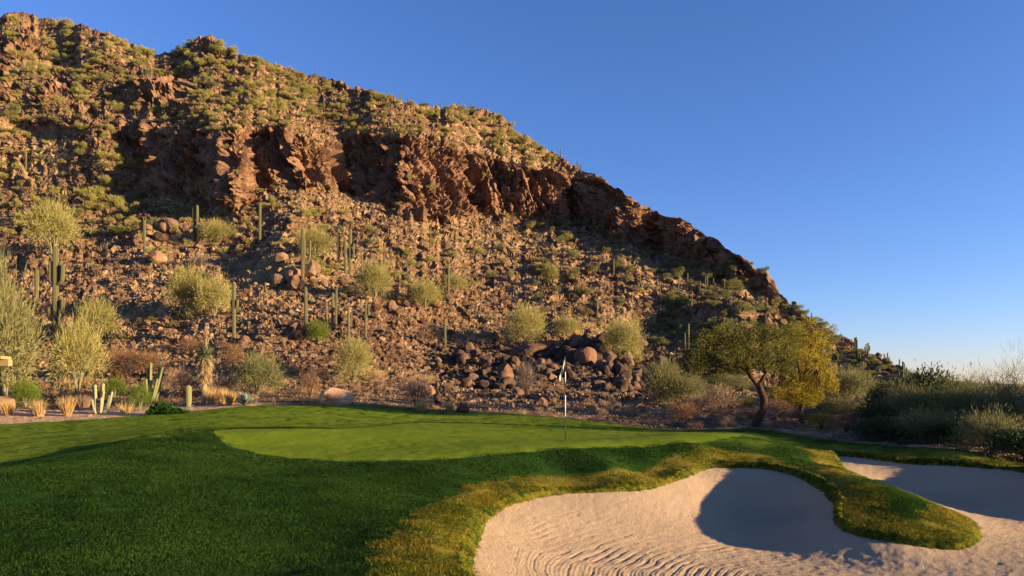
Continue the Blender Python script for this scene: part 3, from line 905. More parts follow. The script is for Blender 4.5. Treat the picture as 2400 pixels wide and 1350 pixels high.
def where(kind, x, y, size, sa, sb):
    m = min(MARKS, key=lambda q: (q[0] - x) ** 2 + ((q[1] - y) * 1.2) ** 2)
    dx, dy = x - m[0], y - m[1]
    side = 'left of' if dx < 0 else 'right of'
    ud = 'above' if dy < 0 else 'below'
    if abs(dx) > 2.2 * abs(dy): rel = side
    elif abs(dy) > 2.2 * abs(dx): rel = ud
    else: rel = ud + ' and ' + side
    if math.hypot(dx, dy) > 90: rel = 'well ' + rel
    elif math.hypot(dx, dy) < 30: rel = 'just ' + rel
    sz = 'small' if size < sa else ('large' if size > sb else 'medium')
    t = '%s %s %s the %s' % (sz, kind, rel, m[2])
    if len(t.replace('-', ' ').split()) > 16:
        t = t.replace('well ', '').replace('just ', '')
    return t

# ------------------------------------------------------------------ rocks
def rock_mesh(name, seed, mat, sub=2, blocky=1.0, flat=0.75):
    import bmesh
    r = np.random.default_rng(seed)
    bm = bmesh.new()
    bmesh.ops.create_icosphere(bm, subdivisions=sub, radius=0.5)
    V = np.array([v.co[:] for v in bm.verts])
    for _ in range(11):
        d = r.normal(size=3); d /= np.linalg.norm(d)
        o = 0.5 * r.uniform(0.52, 0.85) if blocky else 0.5 * r.uniform(.75, .95)
        k = V @ d
        V = V - np.where(k > o, k - o, 0)[:, None] * d[None, :]
    V *= np.array([r.uniform(.85, 1.25), r.uniform(.8, 1.1), flat * r.uniform(.8, 1.25)])
    V += 0.03 * fbm(V * 5, 2, seed)[:, None] * V / (np.linalg.norm(V, axis=1, keepdims=True) + 1e-6)
    V /= np.abs(V).max() * 2
    for v, c in zip(bm.verts, V): v.co = c
    me = bpy.data.meshes.new(name)
    bm.to_mesh(me); bm.free()
    me.materials.append(mat)
    return me
m_talus = rock_mat('talus_stone', (0.12, 0.073, 0.046), (0.215, 0.137, 0.08), (0.33, 0.23, 0.138), 0.8)
m_bould = rock_mat('boulder_stone', (0.085, 0.052, 0.037), (0.15, 0.094, 0.062), (0.25, 0.17, 0.11), 1.0, red=(0.18, 0.094, 0.055))
m_pale = rock_mat('pale_boulder_stone', (0.22, 0.14, 0.09), (0.30, 0.215, 0.14), (0.37, 0.285, 0.195), 1.2)
talus_me = [rock_mesh('talus_%d' % k, 500 + k, m_talus, 2) for k in range(7)]
m_darkstone = rock_mat('dark_boulder_stone', (0.05, 0.033, 0.025), (0.09, 0.059, 0.043), (0.17, 0.115, 0.078), 1.0)  # darker stone colour for the heap and jumble boulders
darkstone_me = [rock_mesh('dark_boulder_%d' % k, 660 + k, m_darkstone, 3 if k % 2 else 2, blocky=1, flat=0.8 + .05 * (k % 4)) for k in range(8)]
bould_me = [rock_mesh('boulder_%d' % k, 600 + k, m_bould, 3, flat=0.85) for k in range(9)]
round_me = [rock_mesh('round_boulder_%d' % k, 640 + k, m_bould, 3, blocky=0, flat=0.9) for k in range(5)]

rowspan = (q1 - q0) * F
colw = np.where((mcol > -40) & (mcol < 2440), rowspan, rowspan * 0) + 1e-9
colw = np.where((mcol <= -40) & (mcol > -300), rowspan * 0.6, colw)
colw *= np.gradient(mcol)
colp = colw / colw.sum()
def hill_random(n, seed):
    r = np.random.default_rng(seed)
    c = r.choice(len(mcol), n, p=colp)
    k = r.integers(3, NR - 3, n)
    return k, c, r

# loose stones of the talus
k, c, r = hill_random(52000, 21)
pp = PM[k, c]; cl = CL[k, c]
keep = (r.uniform(0, 1, len(k)) > cl * 0.85) & ~((mcol[c] > 1650) & (pp[:, 1] < 75)) & ~((bed[k, c] > .5) & (r.uniform(0, 1, len(k)) < .93))
drift = fbm(pp * np.array([.06, .06, .03]), 3, 211)
keep &= r.uniform(0, 1, len(k)) < (0.22 + 0.78 * sstep(-.22, .12, drift))
k, c, pp, drift = k[keep], c[keep], pp[keep], drift[keep]
pxd = np.minimum((2.0 * r.pareto(2.3, len(k)) + 2.4) * (0.75 + 0.5 * sstep(-.1, .3, drift)), 14)
size = np.clip(pxd / F * pp[:, 1], .1, 1.9)
rots = r.uniform(-3.1, 3.1, (len(k), 3)); rots[:, :2] *= 0.25
sc = size[:, None] * np.stack([r.uniform(.8, 1.3, len(k)), r.uniform(.8, 1.3, len(k)), r.uniform(.7, 1.1, len(k))], 1)
pp = pp + np.array([0, 0, 1]) * (size * 0.12)[:, None]
scatter('talus_stones', pp, rots, sc, r.integers(0, 7, len(k)), talus_me, 'loose angular stones covering the mountain talus')

# small dark stones filling the heap behind the flag
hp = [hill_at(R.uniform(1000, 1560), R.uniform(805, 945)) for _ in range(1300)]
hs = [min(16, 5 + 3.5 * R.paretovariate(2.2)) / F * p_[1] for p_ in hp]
scatter('heap_stones', hp, [(R.uniform(-.5, .5), R.uniform(-.5, .5), R.uniform(0, 6.28)) for _ in hp], hs, [R.randrange(8) for _ in hp], darkstone_me, 'small dark stones filling the boulder heap behind the flagstick')

def add_boulder(px, py, d, label, group=None, mesh=None, name='boulder', stretch=(1, 1, 1), yaw=None, tilt=0.3):
    p = hill_at(px, py)
    s = 1.1 * d / F * p[1]
    me = mesh if mesh else R.choice(bould_me)
    o = link(name, me, None, (p[0], p[1], p[2] + s * 0.22 * stretch[2]), (R.uniform(-tilt, tilt), R.uniform(-tilt, tilt), yaw if yaw is not None else R.uniform(0, 6.28)), (s * stretch[0], s * stretch[1], s * stretch[2]))
    tag(o, label, 'boulder', group)
    return o
BZONES = [
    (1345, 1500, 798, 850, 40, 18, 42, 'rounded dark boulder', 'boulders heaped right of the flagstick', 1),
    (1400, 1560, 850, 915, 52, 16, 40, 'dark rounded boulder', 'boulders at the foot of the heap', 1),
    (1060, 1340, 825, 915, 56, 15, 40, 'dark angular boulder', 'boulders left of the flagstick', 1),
    (960, 1300, 890, 955, 26, 12, 32, 'brown boulder amid dry brush', 'boulders behind the lawn edge', 0),
    (1000, 1180, 830, 890, 12, 12, 30, 'shaded brown boulder', 'boulders below the lone saguaro', 0),
    (840, 1100, 640, 760, 26, 12, 30, 'sunlit tan boulder', 'boulders on the rocky rise', 0),
    (900, 1250, 740, 830, 14, 10, 26, 'brown talus boulder', 'boulders on the lower talus', 0),
    (640, 790, 570, 680, 24, 14, 46, 'blocky orange-brown boulder', 'boulders of the mid slope outcrop', 0),
    (560, 720, 690, 810, 14, 12, 34, 'sunlit brown boulder', 'boulders right of the palo verde', 0),
    (290, 420, 500, 580, 16, 14, 38, 'orange-brown boulder', 'boulders of the left outcrop', 0),
    (200, 480, 600, 860, 10, 10, 26, 'brown boulder on dark slope', 'boulders behind the yucca', 0),
    (1660, 1900, 690, 790, 12, 10, 22, 'purple-brown boulder', 'boulders above the mesquite', 0),
    (2000, 2090, 835, 900, 12, 8, 18, 'sunlit ridge boulder', 'boulders on the right ridge', 0),
]
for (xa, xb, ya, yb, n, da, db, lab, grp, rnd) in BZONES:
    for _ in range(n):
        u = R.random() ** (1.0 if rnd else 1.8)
        me = R.choice(darkstone_me + round_me[:2]) if rnd else R.choice(bould_me)
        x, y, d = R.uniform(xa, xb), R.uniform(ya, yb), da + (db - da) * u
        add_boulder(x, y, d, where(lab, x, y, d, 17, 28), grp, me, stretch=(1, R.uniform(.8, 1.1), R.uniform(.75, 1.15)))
add_boulder(1186, 893, 52, 'tall leaning brown boulder standing over dry brush left of the flagstick', stretch=(.75, .7, 1.25), mesh=bould_me[2])
add_boulder(1135, 862, 42, 'blocky dark boulder with a sunlit top left of the leaning boulder', stretch=(.9, .8, 1.1), mesh=bould_me[4])
add_boulder(1372, 850, 54, 'broad fissured boulder at the left of the heap behind the flag', stretch=(1.1, .9, .9), mesh=round_me[1])
add_boulder(1415, 812, 62, 'largest rounded boulder crowning the heap right of the flag', stretch=(1.2, .9, .7), mesh=round_me[3])
add_boulder(1235, 835, 70, 'long low dark rock slab on the slope left of the flag', stretch=(1.3, .8, .5), mesh=round_me[0])
m_pink = rock_mat('pink_boulder_stone', (0.34, 0.22, 0.15), (0.45, 0.31, 0.21), (0.52, 0.40, 0.29), 1.2, red=(0.30, 0.15, 0.085))
b = add_boulder(789, 948, 74, 'pale pink boulder with a reddish face on the lawn edge', stretch=(1.0, .7, .8), mesh=rock_mesh('pale_slab', 704, m_pink, 3), yaw=.3, tilt=.08)
add_boulder(1082, 972, 42, 'dark maroon boulder sitting right behind the lawn', stretch=(1, .8, .7), mesh=bould_me[5])
add_boulder(370, 616, 40, 'smooth round boulder on the shaded slope below the small outcrop', mesh=round_me[2])
add_boulder(728, 648, 60, 'biggest sunlit orange boulder beside the two-armed saguaro', stretch=(1.1, .9, .8), mesh=bould_me[7])
add_boulder(140, 905, 46, 'grey flat-topped boulder under the vase-shaped palo verde', stretch=(1.2, .9, .6), mesh=round_me[4])
add_boulder(100, 915, 30, 'small grey rock behind the left green shrub', stretch=(1.1, .9, .7), mesh=round_me[0])
p = hill_at(8, 968)
tan = link('boulder', rock_mesh('tan_landscape_boulder', 720, m_pale, 3, blocky=0, flat=.9), None, (p[0], p[1], p[2] + .3), (0, 0, 1.2), (1.0, .85, .95))
tag(tan, 'smooth round tan boulder at the left end of the planting bed', 'boulder')

# ------------------------------------------------------------------ shrubs and small trees
m_pv = foliage_mat('palo_verde_twigs', (0.30, 0.28, 0.078), (0.42, 0.36, 0.12), (0.29, 0.255, 0.085))
m_olive = foliage_mat('olive_shrub', (0.205, 0.195, 0.075), (0.25, 0.23, 0.09), (0.16, 0.16, 0.06))
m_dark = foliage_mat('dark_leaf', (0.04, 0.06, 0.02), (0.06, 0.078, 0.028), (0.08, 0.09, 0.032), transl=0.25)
m_mesq = foliage_mat('mesquite_leaf', (0.095, 0.108, 0.02), (0.125, 0.135, 0.026), (0.18, 0.165, 0.03), transl=0.4, nscale=0.8)
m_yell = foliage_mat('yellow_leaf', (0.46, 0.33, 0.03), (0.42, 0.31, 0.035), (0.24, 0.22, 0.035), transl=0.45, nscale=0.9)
m_dry = foliage_mat('dry_twigs', (0.34, 0.215, 0.13), (0.42, 0.30, 0.175), (0.26, 0.165, 0.11), transl=0.2)
m_rust = foliage_mat('rusty_twigs', (0.25, 0.125, 0.06), (0.31, 0.175, 0.08), (0.2, 0.125, 0.075), transl=0.2)
m_straw = foliage_mat('straw', (0.58, 0.40, 0.17), (0.62, 0.45, 0.22), (0.5, 0.32, 0.12), transl=0.35)
m_lime = foliage_mat('lime_leaf', (0.13, 0.19, 0.018), (0.17, 0.22, 0.025), (0.10, 0.15, 0.015), transl=0.4)
m_deepg = foliage_mat('deep_green_leaf', (0.03, 0.085, 0.014), (0.045, 0.11, 0.02), (0.025, 0.07, 0.012), transl=0.35)
m_grey = foliage_mat('grey_twigs', (0.22, 0.18, 0.14), (0.26, 0.21, 0.16), (0.18, 0.14, 0.11), transl=0.15)
def bark_mat(name, a, b_):
    m, nt = new_mat(name)
    tc = N(nt, 'ShaderNodeTexCoord')
    n1 = noise(nt, tc.outputs['Object'], 14, 4, 0.7, 1.0)
    finish(nt, ramp(nt, n1, [(0.3, a), (0.7, b_)]), 0.95, n1, 1.0, 0.03)
    return m
m_bark = bark_mat('dark_bark', (0.035, 0.018, 0.011), (0.10, 0.05, 0.028))
m_pvbark = bark_mat('palo_verde_bark', (0.13, 0.12, 0.06), (0.25, 0.22, 0.13))

def tri_cloud(P, D, L, w, r):
    """thin triangles starting at P, pointing along D"""
    n = len(P)
    D = D / (np.linalg.norm(D, axis=1, keepdims=True) + 1e-9)
    s = np.cross(D, r.normal(size=(n, 3))); s /= np.linalg.norm(s, axis=1, keepdims=True) + 1e-9
    hw = (w * r.uniform(.6, 1.2, n) / 2)[:, None]
    return np.stack([P - s * hw, P + s * hw, P + D * (L * r.uniform(.6, 1.2, n))[:, None]], 1)

def lobes_cloud(lobes, n, L, w, r, shell=0.5, up=0.3, hub=None):
    """leafy triangles spread through overlapping lobes (cx,cy,cz,rx,ry,rz)"""
    lo = np.array(lobes, float)
    vol = lo[:, 3] * lo[:, 4] * lo[:, 5]
    pick = r.choice(len(lo), n, p=vol ** .75 / (vol ** .75).sum())
    d = r.normal(size=(n, 3)); d /= np.linalg.norm(d, axis=1, keepdims=True)
    rad = shell + (1 - shell) * r.uniform(0, 1, n) ** 0.6
    rad = rad * (0.75 + 0.35 * vnoise(d * 2.3 + pick[:, None] * 7.7, 5))
    P = lo[pick, :3] + d * lo[pick, 3:] * rad[:, None]
    D = d * 0.7 + r.normal(size=(n, 3)) * 0.6 + np.array([0, 0, up])
    if hub is not None:
        D = D + 0.8 * (P - np.array(hub)) / (np.linalg.norm(P - np.array(hub), axis=1, keepdims=True) + 1e-6)
    return tri_cloud(P, D, L, w, r)

def tri_mesh(name, T, mat):
    V = T.reshape(-1, 3)
    return mesh_arrays(name, V, np.arange(len(V)).reshape(-1, 3), mat)

def shrub_lobes(seed, k=7):
    r = np.random.default_rng(seed)
    lo = [(0, 0, .42, .55, .55, .42)]
    for i in range(k):
        a = r.uniform(0, 6.28); q = r.uniform(.35, .7)
        lo.append((q * math.cos(a), q * math.sin(a), r.uniform(.3, .7), r.uniform(.22, .4), r.uniform(.22, .4), r.uniform(.2, .36)))
    return lo

def shrub_mesh(name, seed, mat, n, L, w, hub=True):
    """unit shrub: half width about 1, height about 1"""
    r = np.random.default_rng(seed)
    return tri_mesh(name, lobes_cloud(shrub_lobes(seed), n, L, w, r, 0.35, 0.45, (0, 0, -.1) if hub else None), mat)

lo_pv = [shrub_mesh('small_shrub_%d' % k, 800 + k, m_pv, 900, .24, .036) for k in range(5)]
lo_ol = [shrub_mesh('small_olive_%d' % k, 810 + k, m_olive, 900, .24, .036) for k in range(4)]
lo_dry = [shrub_mesh('small_dry_%d' % k, 820 + k, m_dry, 420, .30, .035) for k in range(3)]
lo_rust = [shrub_mesh('small_rust_%d' % k, 830 + k, m_rust, 420, .28, .035) for k in range(2)]
lo_str = [shrub_mesh('small_straw_%d' % k, 835 + k, m_straw, 320, .4, .03) for k in range(2)]

def twig_shrub(seed, mats, stems=7, spread=1.0, n=3600, L=.11, w=.012, fan=0.8, bare=0.0):
    """palo verde: several limbs from the ground dividing into a haze of fine twigs; returns limb mesh and crown mesh
    (half width about 1, height about 1)"""
    r = np.random.default_rng(seed); rr = random.Random(seed)
    mb = MB(); P = []; D = []
    tips = []
    for s_ in range(stems):
        a = 6.283 * s_ / stems + rr.uniform(-.4, .4)
        out = rr.uniform(.2, .62) * spread; top = rr.uniform(.45, .78)
        p0 = Vector((rr.uniform(-.05, .05), rr.uniform(-.05, .05), -.05))
        p1 = Vector((math.cos(a) * out * .35, math.sin(a) * out * .35, top * .4)); p2 = Vector((math.cos(a) * out, math.sin(a) * out, top))
        mb.tube([p0, p1, p2], [.032, .022, .010], 5)
        tips += [(p1.lerp(p2, t), p0) for t in (.3, .65, 1.0)]
    k = 26
    for j in range(k):      # twig sprays spread through a lumpy dome
        a = 2.399963 * j + rr.uniform(-.3, .3); f_ = (j + .5) / k
        el = math.asin(min(1, f_ * 1.0)); q = rr.uniform(.5, .8)
        c_ = Vector((math.cos(a) * math.cos(el) * q, math.sin(a) * math.cos(el) * q, .34 + math.sin(el) * q * .58 + rr.uniform(-.1, .06)))
        if c_.z < .3: c_.z += rr.uniform(-.14, .1)
        t0 = min(tips, key=lambda t: (t[0] - c_).length)[0]
        mb.tube([t0, t0.lerp(c_, .55) + Vector((0, 0, .04)), c_], [.011, .007, .003], 3, cap=False)
        for _ in range(3):
            e_ = c_ + Vector((rr.gauss(0, .15), rr.gauss(0, .15), rr.uniform(-.04, .2)))
            mb.tube([t0.lerp(c_, rr.uniform(.4, .9)), e_], [.006, .002], 3, cap=False)
        per = int(n / k * rr.uniform(.6, 1.4))
        sg = rr.uniform(.13, .21)
        g = np.array(c_)[None, :] + r.normal(size=(per, 3)) * np.array([sg, sg, sg * .75])
        P.append(g)
        D.append((g - np.array(c_)[None, :]) * 2.5 + (g - np.array([0, 0, .1])) * .6 + r.normal(size=(per, 3)) * .28 + np.array([0, 0, .18]))
    P = np.concatenate(P); D = np.concatenate(D)
    P[:, 2] = np.maximum(P[:, 2], .03)
    T = tri_cloud(P, D, L, w, r)
    return mb.mesh('limbs', mats[1]), tri_mesh('crown', T, mats[0])
hi_pv = [twig_shrub(900 + k, (m_pv, m_pvbark), 7, n=6500, L=.13, w=.015) for k in range(4)]
hi_ol = [twig_shrub(910 + k, (m_olive, m_pvbark), 8, n=6500, L=.12, w=.017) for k in range(3)]
hi_rust = [twig_shrub(920 + k, (m_rust, m_bark), 9, n=3000, L=.16, w=.012) for k in range(2)]
hi_dry = [twig_shrub(925 + k, (m_dry, m_bark), 9, n=2600, L=.16, w=.012) for k in range(2)]
hi_grey = [twig_shrub(930 + k, (m_grey, m_bark), 9, n=2200, L=.2, w=.009) for k in range(1)]
hi_dark = [twig_shrub(935 + k, (m_dark, m_bark), 9, n=7000, L=.075, w=.045) for k in range(2)]
hi_bare = [twig_shrub(940, (m_olive, m_pvbark), 7, n=1500, L=.2, w=.007)]
hi_lime = [twig_shrub(945 + k, (m_lime, m_pvbark), 12, spread=.8, n=4200, L=.12, w=.02) for k in range(2)]
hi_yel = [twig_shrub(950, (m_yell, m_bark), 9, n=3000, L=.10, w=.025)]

def hill_on(px, Y):
    """ground point of the mountain sheet straight down a viewing column at depth Y"""
    ci = int(np.clip(round(np.interp(px, mcol, np.arange(len(mcol)))), 0, len(mcol) - 1))
    z = np.interp(Y, np.maximum.accumulate(PM[:, ci, 1]), PM[:, ci, 2])
    return np.array([(px - 1200) / F * Y, Y, z])

def plant(name, pair, loc, hw, h, label, cat='shrub', group=None, part=('limbs', 'crown')):
    e = link(name, None, None, loc, (0, 0, R.uniform(0, 6.28)))
    link(part[0], pair[0], e, scl=(hw, hw, h))
    link(part[1], pair[1], e, scl=(hw, hw, h))
    tag(e, label, cat, group)
    return e

def plant_px(name, pairs, cx, ybase, ytop, hwpx, label, cat='shrub', Y=None, group=None):
    p = hill_on(cx, Y) if Y else hill_at(cx, ybase)
    ztop = ZC + (HY - ytop) / F * p[1]
    return plant(name, R.choice(pairs), p, hwpx / F * p[1], max(.25, (ztop - p[2]) / 0.9), label, cat, group)

PV = 'palo_verde'
for a in [
    (PV, hi_ol, 5, 900, 690, 92, 'large grey-green palo verde spreading in from the left edge', 'tree', 33),
    (PV, hi_ol, -15, 760, 600, 36, 'upper grey-green palo verde crown at the left edge above the large one', 'tree', 44),
    (PV, hi_pv, 180, 915, 758, 60, 'vase-shaped yellow-green palo verde beside the candelabra saguaro', 'tree', 36),
    (PV, hi_pv, 228, 805, 706, 46, 'airy palo verde on the slope right of the candelabra saguaro', 'tree', None),
    (PV, hi_pv, 123, 594, 478, 60, 'big round palo verde above the candelabra saguaro', 'tree', None),
    (PV, hi_pv, 442, 745, 632, 50, 'taller left half of the yellow-green palo verde clump mid slope', 'tree', None),
    (PV, hi_pv, 505, 742, 652, 44, 'lower right half of the yellow-green palo verde clump mid slope', 'tree', None),
    (PV, hi_pv, 738, 604, 538, 42, 'palo verde behind the two-armed saguaro and orange boulder', 'tree', None),
    (PV, hi_pv, 878, 702, 620, 46, 'palo verde with a straight saguaro rising through its right side', 'tree', None),
    (PV, hi_pv, 832, 897, 800, 46, 'upright palo verde near the lawn between yucca and flag', 'tree', None),
    ('shrub', hi_ol, 605, 925, 838, 58, 'wide olive shrub at the slope foot right of the yucca', 'shrub', None),
    (PV, hi_pv, 1000, 722, 662, 42, 'rounded palo verde left of the forked saguaro', 'tree', None),
    (PV, hi_lime, 748, 806, 756, 30, 'bright lime shrub at the foot of the thin saguaros', 'shrub', None),
    (PV, hi_pv, 1232, 815, 722, 54, 'full palo verde on the slope above the dark rock jumble', 'tree', None),
    (PV, hi_pv, 1462, 850, 752, 52, 'palo verde rising behind the boulder heap', 'tree', None),
    (PV, hi_ol, 1555, 950, 850, 52, 'olive palo verde between the boulder heap and the mesquite', 'tree', None),
    (PV, hi_pv, 508, 574, 520, 44, 'low palo verde beside the twin saguaros', 'tree', None),
    (PV, hi_pv, 1066, 686, 645, 34, 'small palo verde directly behind the forked saguaro', 'tree', None),
    (PV, hi_pv, 1290, 664, 620, 22, 'single round palo verde on the open talus right of center', 'tree', None),
    (PV, hi_pv, 1330, 790, 745, 36, 'low palo verde right of the full one above the dark rocks', 'tree', None),
    ('shrub', hi_grey, 1232, 930, 850, 30, 'pale grey leafless bush right of the leaning boulder', 'shrub', None),
    ('shrub', hi_grey, 465, 625, 592, 24, 'grey dead bush in the shadow above the palo verde clump', 'shrub', None),
    ('shrub', hi_rust, 725, 935, 868, 28, 'rust-brown bush beside the upright palo verde', 'shrub', None),
    ('shrub', hi_rust, 270, 890, 815, 50, 'rust and olive brush behind the lime shrub in the bed', 'shrub', None),
    ('shrub', hi_rust, 345, 885, 822, 48, 'reddish dry brush behind the pipe cactus', 'shrub', None),
    ('shrub', hi_dry, 430, 930, 868, 48, 'tan dry bush left of the yucca trunk', 'shrub', None),
    ('shrub', hi_rust, 548, 860, 808, 30, 'red-brown dry bush up slope right of the yucca head', 'shrub', None),
    ('shrub', hi_dry, 535, 920, 880, 34, 'pale dry bush between yucca and olive shrub', 'shrub', None),
    ('shrub', hi_dry, 975, 960, 885, 42, 'large tan-brown dry bush behind the lawn left of the boulders', 'shrub', None),
    ('shrub', hi_rust, 445, 830, 790, 26, 'brown bush on the slope left of the yucca stalk', 'shrub', None),
]:
    nm, prs, cx, yb_, yt, hw, lab, cat, Yd = a
    plant_px(nm, prs, cx, yb_, yt, hw, lab, cat, Yd)

# the thicket on the right, behind the lawn shoulder
for a in [
    (PV, hi_ol, 1605, 1000, 882, 60, 34, 'olive palo verde left behind the mesquite', 'tree'),
    ('shrub', hi_dry, 1690, 1000, 905, 50, 30, 'tangled dry brush under the left side of the mesquite', 'shrub'),
    ('shrub', hi_rust, 1600, 1000, 945, 46, 27, 'low rust-brown shrub left of the mesquite trunk', 'shrub'),
    ('shrub', hi_ol, 1745, 1000, 930, 40, 32, 'olive brush directly behind the mesquite trunk', 'shrub'),
    ('shrub', hi_dry, 1830, 1000, 935, 44, 29, 'twiggy tan brush right of the mesquite trunk', 'shrub'),
    (PV, hi_ol, 1985, 1000, 868, 70, 36, 'feathery grey-green palo verde right of the golden tree', 'tree'),
    (PV, hi_ol, 2055, 1000, 895, 62, 44, 'olive palo verde below the saguaro cluster on the right ridge', 'tree'),
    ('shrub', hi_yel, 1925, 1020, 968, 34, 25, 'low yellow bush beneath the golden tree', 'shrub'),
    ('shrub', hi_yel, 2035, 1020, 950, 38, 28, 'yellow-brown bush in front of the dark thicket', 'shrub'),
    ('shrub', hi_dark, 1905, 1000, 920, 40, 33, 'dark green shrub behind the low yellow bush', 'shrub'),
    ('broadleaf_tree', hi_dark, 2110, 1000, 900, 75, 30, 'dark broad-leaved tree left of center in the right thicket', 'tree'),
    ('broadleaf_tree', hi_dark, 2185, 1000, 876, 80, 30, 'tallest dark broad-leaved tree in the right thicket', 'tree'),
    (PV, hi_ol, 2290, 1000, 912, 88, 31, 'dense olive palo verde right of the broad-leaved trees', 'tree'),
    (PV, hi_bare, 2375, 1000, 845, 100, 27, 'thin-twigged bare palo verde against the sky at the right edge', 'tree'),
    (PV, hi_bare, 2285, 1000, 872, 50, 36, 'small wispy palo verde top left of the bare one', 'tree'),
    (PV, hi_ol, 2420, 1000, 925, 95, 24, 'olive thicket tree under the bare palo verde at right edge', 'tree'),
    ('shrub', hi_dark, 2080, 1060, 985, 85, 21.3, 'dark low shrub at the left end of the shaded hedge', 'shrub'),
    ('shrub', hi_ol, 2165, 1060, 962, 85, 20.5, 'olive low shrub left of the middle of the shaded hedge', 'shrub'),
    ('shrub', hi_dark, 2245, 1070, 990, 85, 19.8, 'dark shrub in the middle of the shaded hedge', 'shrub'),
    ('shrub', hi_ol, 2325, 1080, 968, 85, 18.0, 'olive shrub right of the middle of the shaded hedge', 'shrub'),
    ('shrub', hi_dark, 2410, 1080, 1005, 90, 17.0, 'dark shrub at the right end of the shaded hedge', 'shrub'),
    ('shrub', hi_ol, 2130, 1060, 905, 74, 25, 'olive shrub rising behind the left part of the shaded hedge', 'shrub'),
    ('shrub', hi_ol, 2240, 1060, 900, 84, 24, 'olive shrub rising behind the middle of the shaded hedge', 'shrub'),
    ('shrub', hi_ol, 2340, 1060, 905, 84, 22.5, 'olive shrub rising behind the right part of the shaded hedge', 'shrub'),
    ('shrub', hi_dry, 1640, 1000, 925, 50, 31, 'dry tangled brush left of the leaning mesquite trunk', 'shrub'),
    ('shrub', hi_ol, 1560, 1000, 915, 46, 36, 'olive brush at the right foot of the boulder heap', 'shrub'),
    ('shrub', hi_dry, 1760, 1000, 955, 40, 27.5, 'dead twiggy brush right behind the mesquite trunk base', 'shrub'),
    ('shrub', hi_ol, 1850, 1000, 905, 56, 34, 'olive shrub under the golden tree crown', 'shrub'),
    ('shrub', hi_rust, 1880, 1020, 960, 44, 26, 'brown brush below the golden tree', 'shrub'),
    ('shrub', hi_ol, 1960, 1020, 935, 60, 29, 'grey-olive bush between the golden tree and the hedge', 'shrub'),
    ('shrub', hi_rust, 1985, 1030, 968, 44, 24, 'reddish brush in front of the grey-olive bush', 'shrub'),
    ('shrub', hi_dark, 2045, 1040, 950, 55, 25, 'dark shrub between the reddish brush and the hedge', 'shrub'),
    (PV, hi_ol, 1700, 1000, 880, 70, 42, 'olive palo verde seen under the mesquite crown', 'tree'),
    (PV, hi_ol, 1920, 1000, 880, 60, 42, 'olive palo verde behind the golden tree', 'tree'),
    ('shrub', hi_ol, 2500, 1080, 930, 120, 21, 'olive shrub running out of the right edge', 'shrub'),
    (PV, hi_ol, 2700, 1080, 850, 200, 23, 'large palo verde beyond the right edge', 'tree'),
    (PV, hi_ol, 2620, 1080, 830, 150, 18.5, 'nearer tall palo verde beyond the right edge', 'tree'),
    (PV, hi_ol, 2900, 1080, 800, 200, 20, 'tallest palo verde far beyond the right edge', 'tree'),
    ('shrub', hi_grey, 2010, 1040, 1008, 16, 23.5, 'tiny pale dry weed at the foot of the yellow-brown bush', 'shrub'),
]:
    nm, prs, cx, yb_, yt, hw, Yd, lab, cat = a
    plant_px(nm, prs, cx, yb_, yt, hw, lab, cat, Yd)

# shrubs all over the mountain
cand = []
SZ = [  # x0,x1,y0,y1,count,rmin,rmax,meshes,label,group
    (0, 420, 45, 290, 190, 7, 17, lo_pv, 'olive shrub on high slope', 'shrubs on the upper left slope'),
    (420, 800, 100, 310, 260, 7, 16, lo_pv, 'olive shrub on summit slope', 'shrubs below the pointed summit'),
    (800, 1300, 215, 390, 180, 6, 15, lo_pv, 'olive shrub over the cliff', 'shrubs above the long cliff'),
    (200, 1300, 300, 500, 45, 5, 11, lo_pv, 'cliff-face shrub', 'shrubs on the cliff face'),
    (0, 330, 290, 560, 110, 9, 22, lo_pv, 'olive shrub on left talus', 'shrubs on the left talus'),
    (330, 720, 440, 600, 50, 8, 18, lo_pv, 'olive shrub at cliff foot', 'shrubs at the left cliff foot'),
    (720, 1350, 480, 700, 85, 7, 17, lo_pv, 'olive shrub on broad talus', 'shrubs on the broad talus'),
    (1250, 1600, 520, 760, 80, 8, 19, lo_ol, 'grey-olive talus shrub', 'shrubs right of center'),
    (1550, 1950, 600, 800, 120, 8, 20, lo_ol, 'grey-olive right-slope shrub', 'shrubs on the right slope'),
    (1850, 2180, 730, 905, 110, 7, 16, lo_ol, 'grey-olive ridge shrub', 'shrubs on the right ridge'),
    (1450, 1700, 770, 900, 40, 10, 24, lo_ol, 'shaded grey-green shrub', 'shrubs behind the boulder heap'),
    (0, 700, 600, 800, 18, 8, 16, lo_ol, 'olive shrub among dark rocks', 'shrubs on the dark lower slope'),
]
for (xa, xb, ya, yb, n, ra, rb, mm, lab, grp) in SZ:
    cnt = 0; tries = 0
    while cnt < n and tries < n * 16:
        tries += 1
        x, y = R.uniform(xa, xb), R.uniform(ya, yb)
        if y < np.interp(x, RIDGE[:, 0], RIDGE[:, 1]) + 3: continue
        r_, c_ = hill_rc(x, y)
        if CL[r_, c_] > .5 and grp != 'shrubs on the cliff face' and R.random() < .8: continue
        p = PM[r_, c_]
        if R.random() > float(0.5 + 0.5 * sstep(-.15, .15, fbm((p * np.array([.05, .05, .05]))[None, :], 2, 231))[0]): continue
        cnt += 1
        rad = (ra + (rb - ra) * R.random() ** 1.7)
        cand.append((rad, p, 1.2 * rad / F * p[1], R.choice(mm) if R.random() < .8 else R.choice(lo_ol), lab, grp, x, y))
cand.sort(key=lambda a: -a[0])
for rad, p, s, me, lab, grp, x, y in cand[:260]:
    o = link('shrub', me, None, (p[0], p[1], p[2] - .05 * s), (0, 0, R.uniform(0, 6.28)), (s, s, s * R.uniform(.75, 1.25)))
    tag(o, where(lab, x, y, rad, 11, 17), 'shrub', grp)
rest = cand[260:]
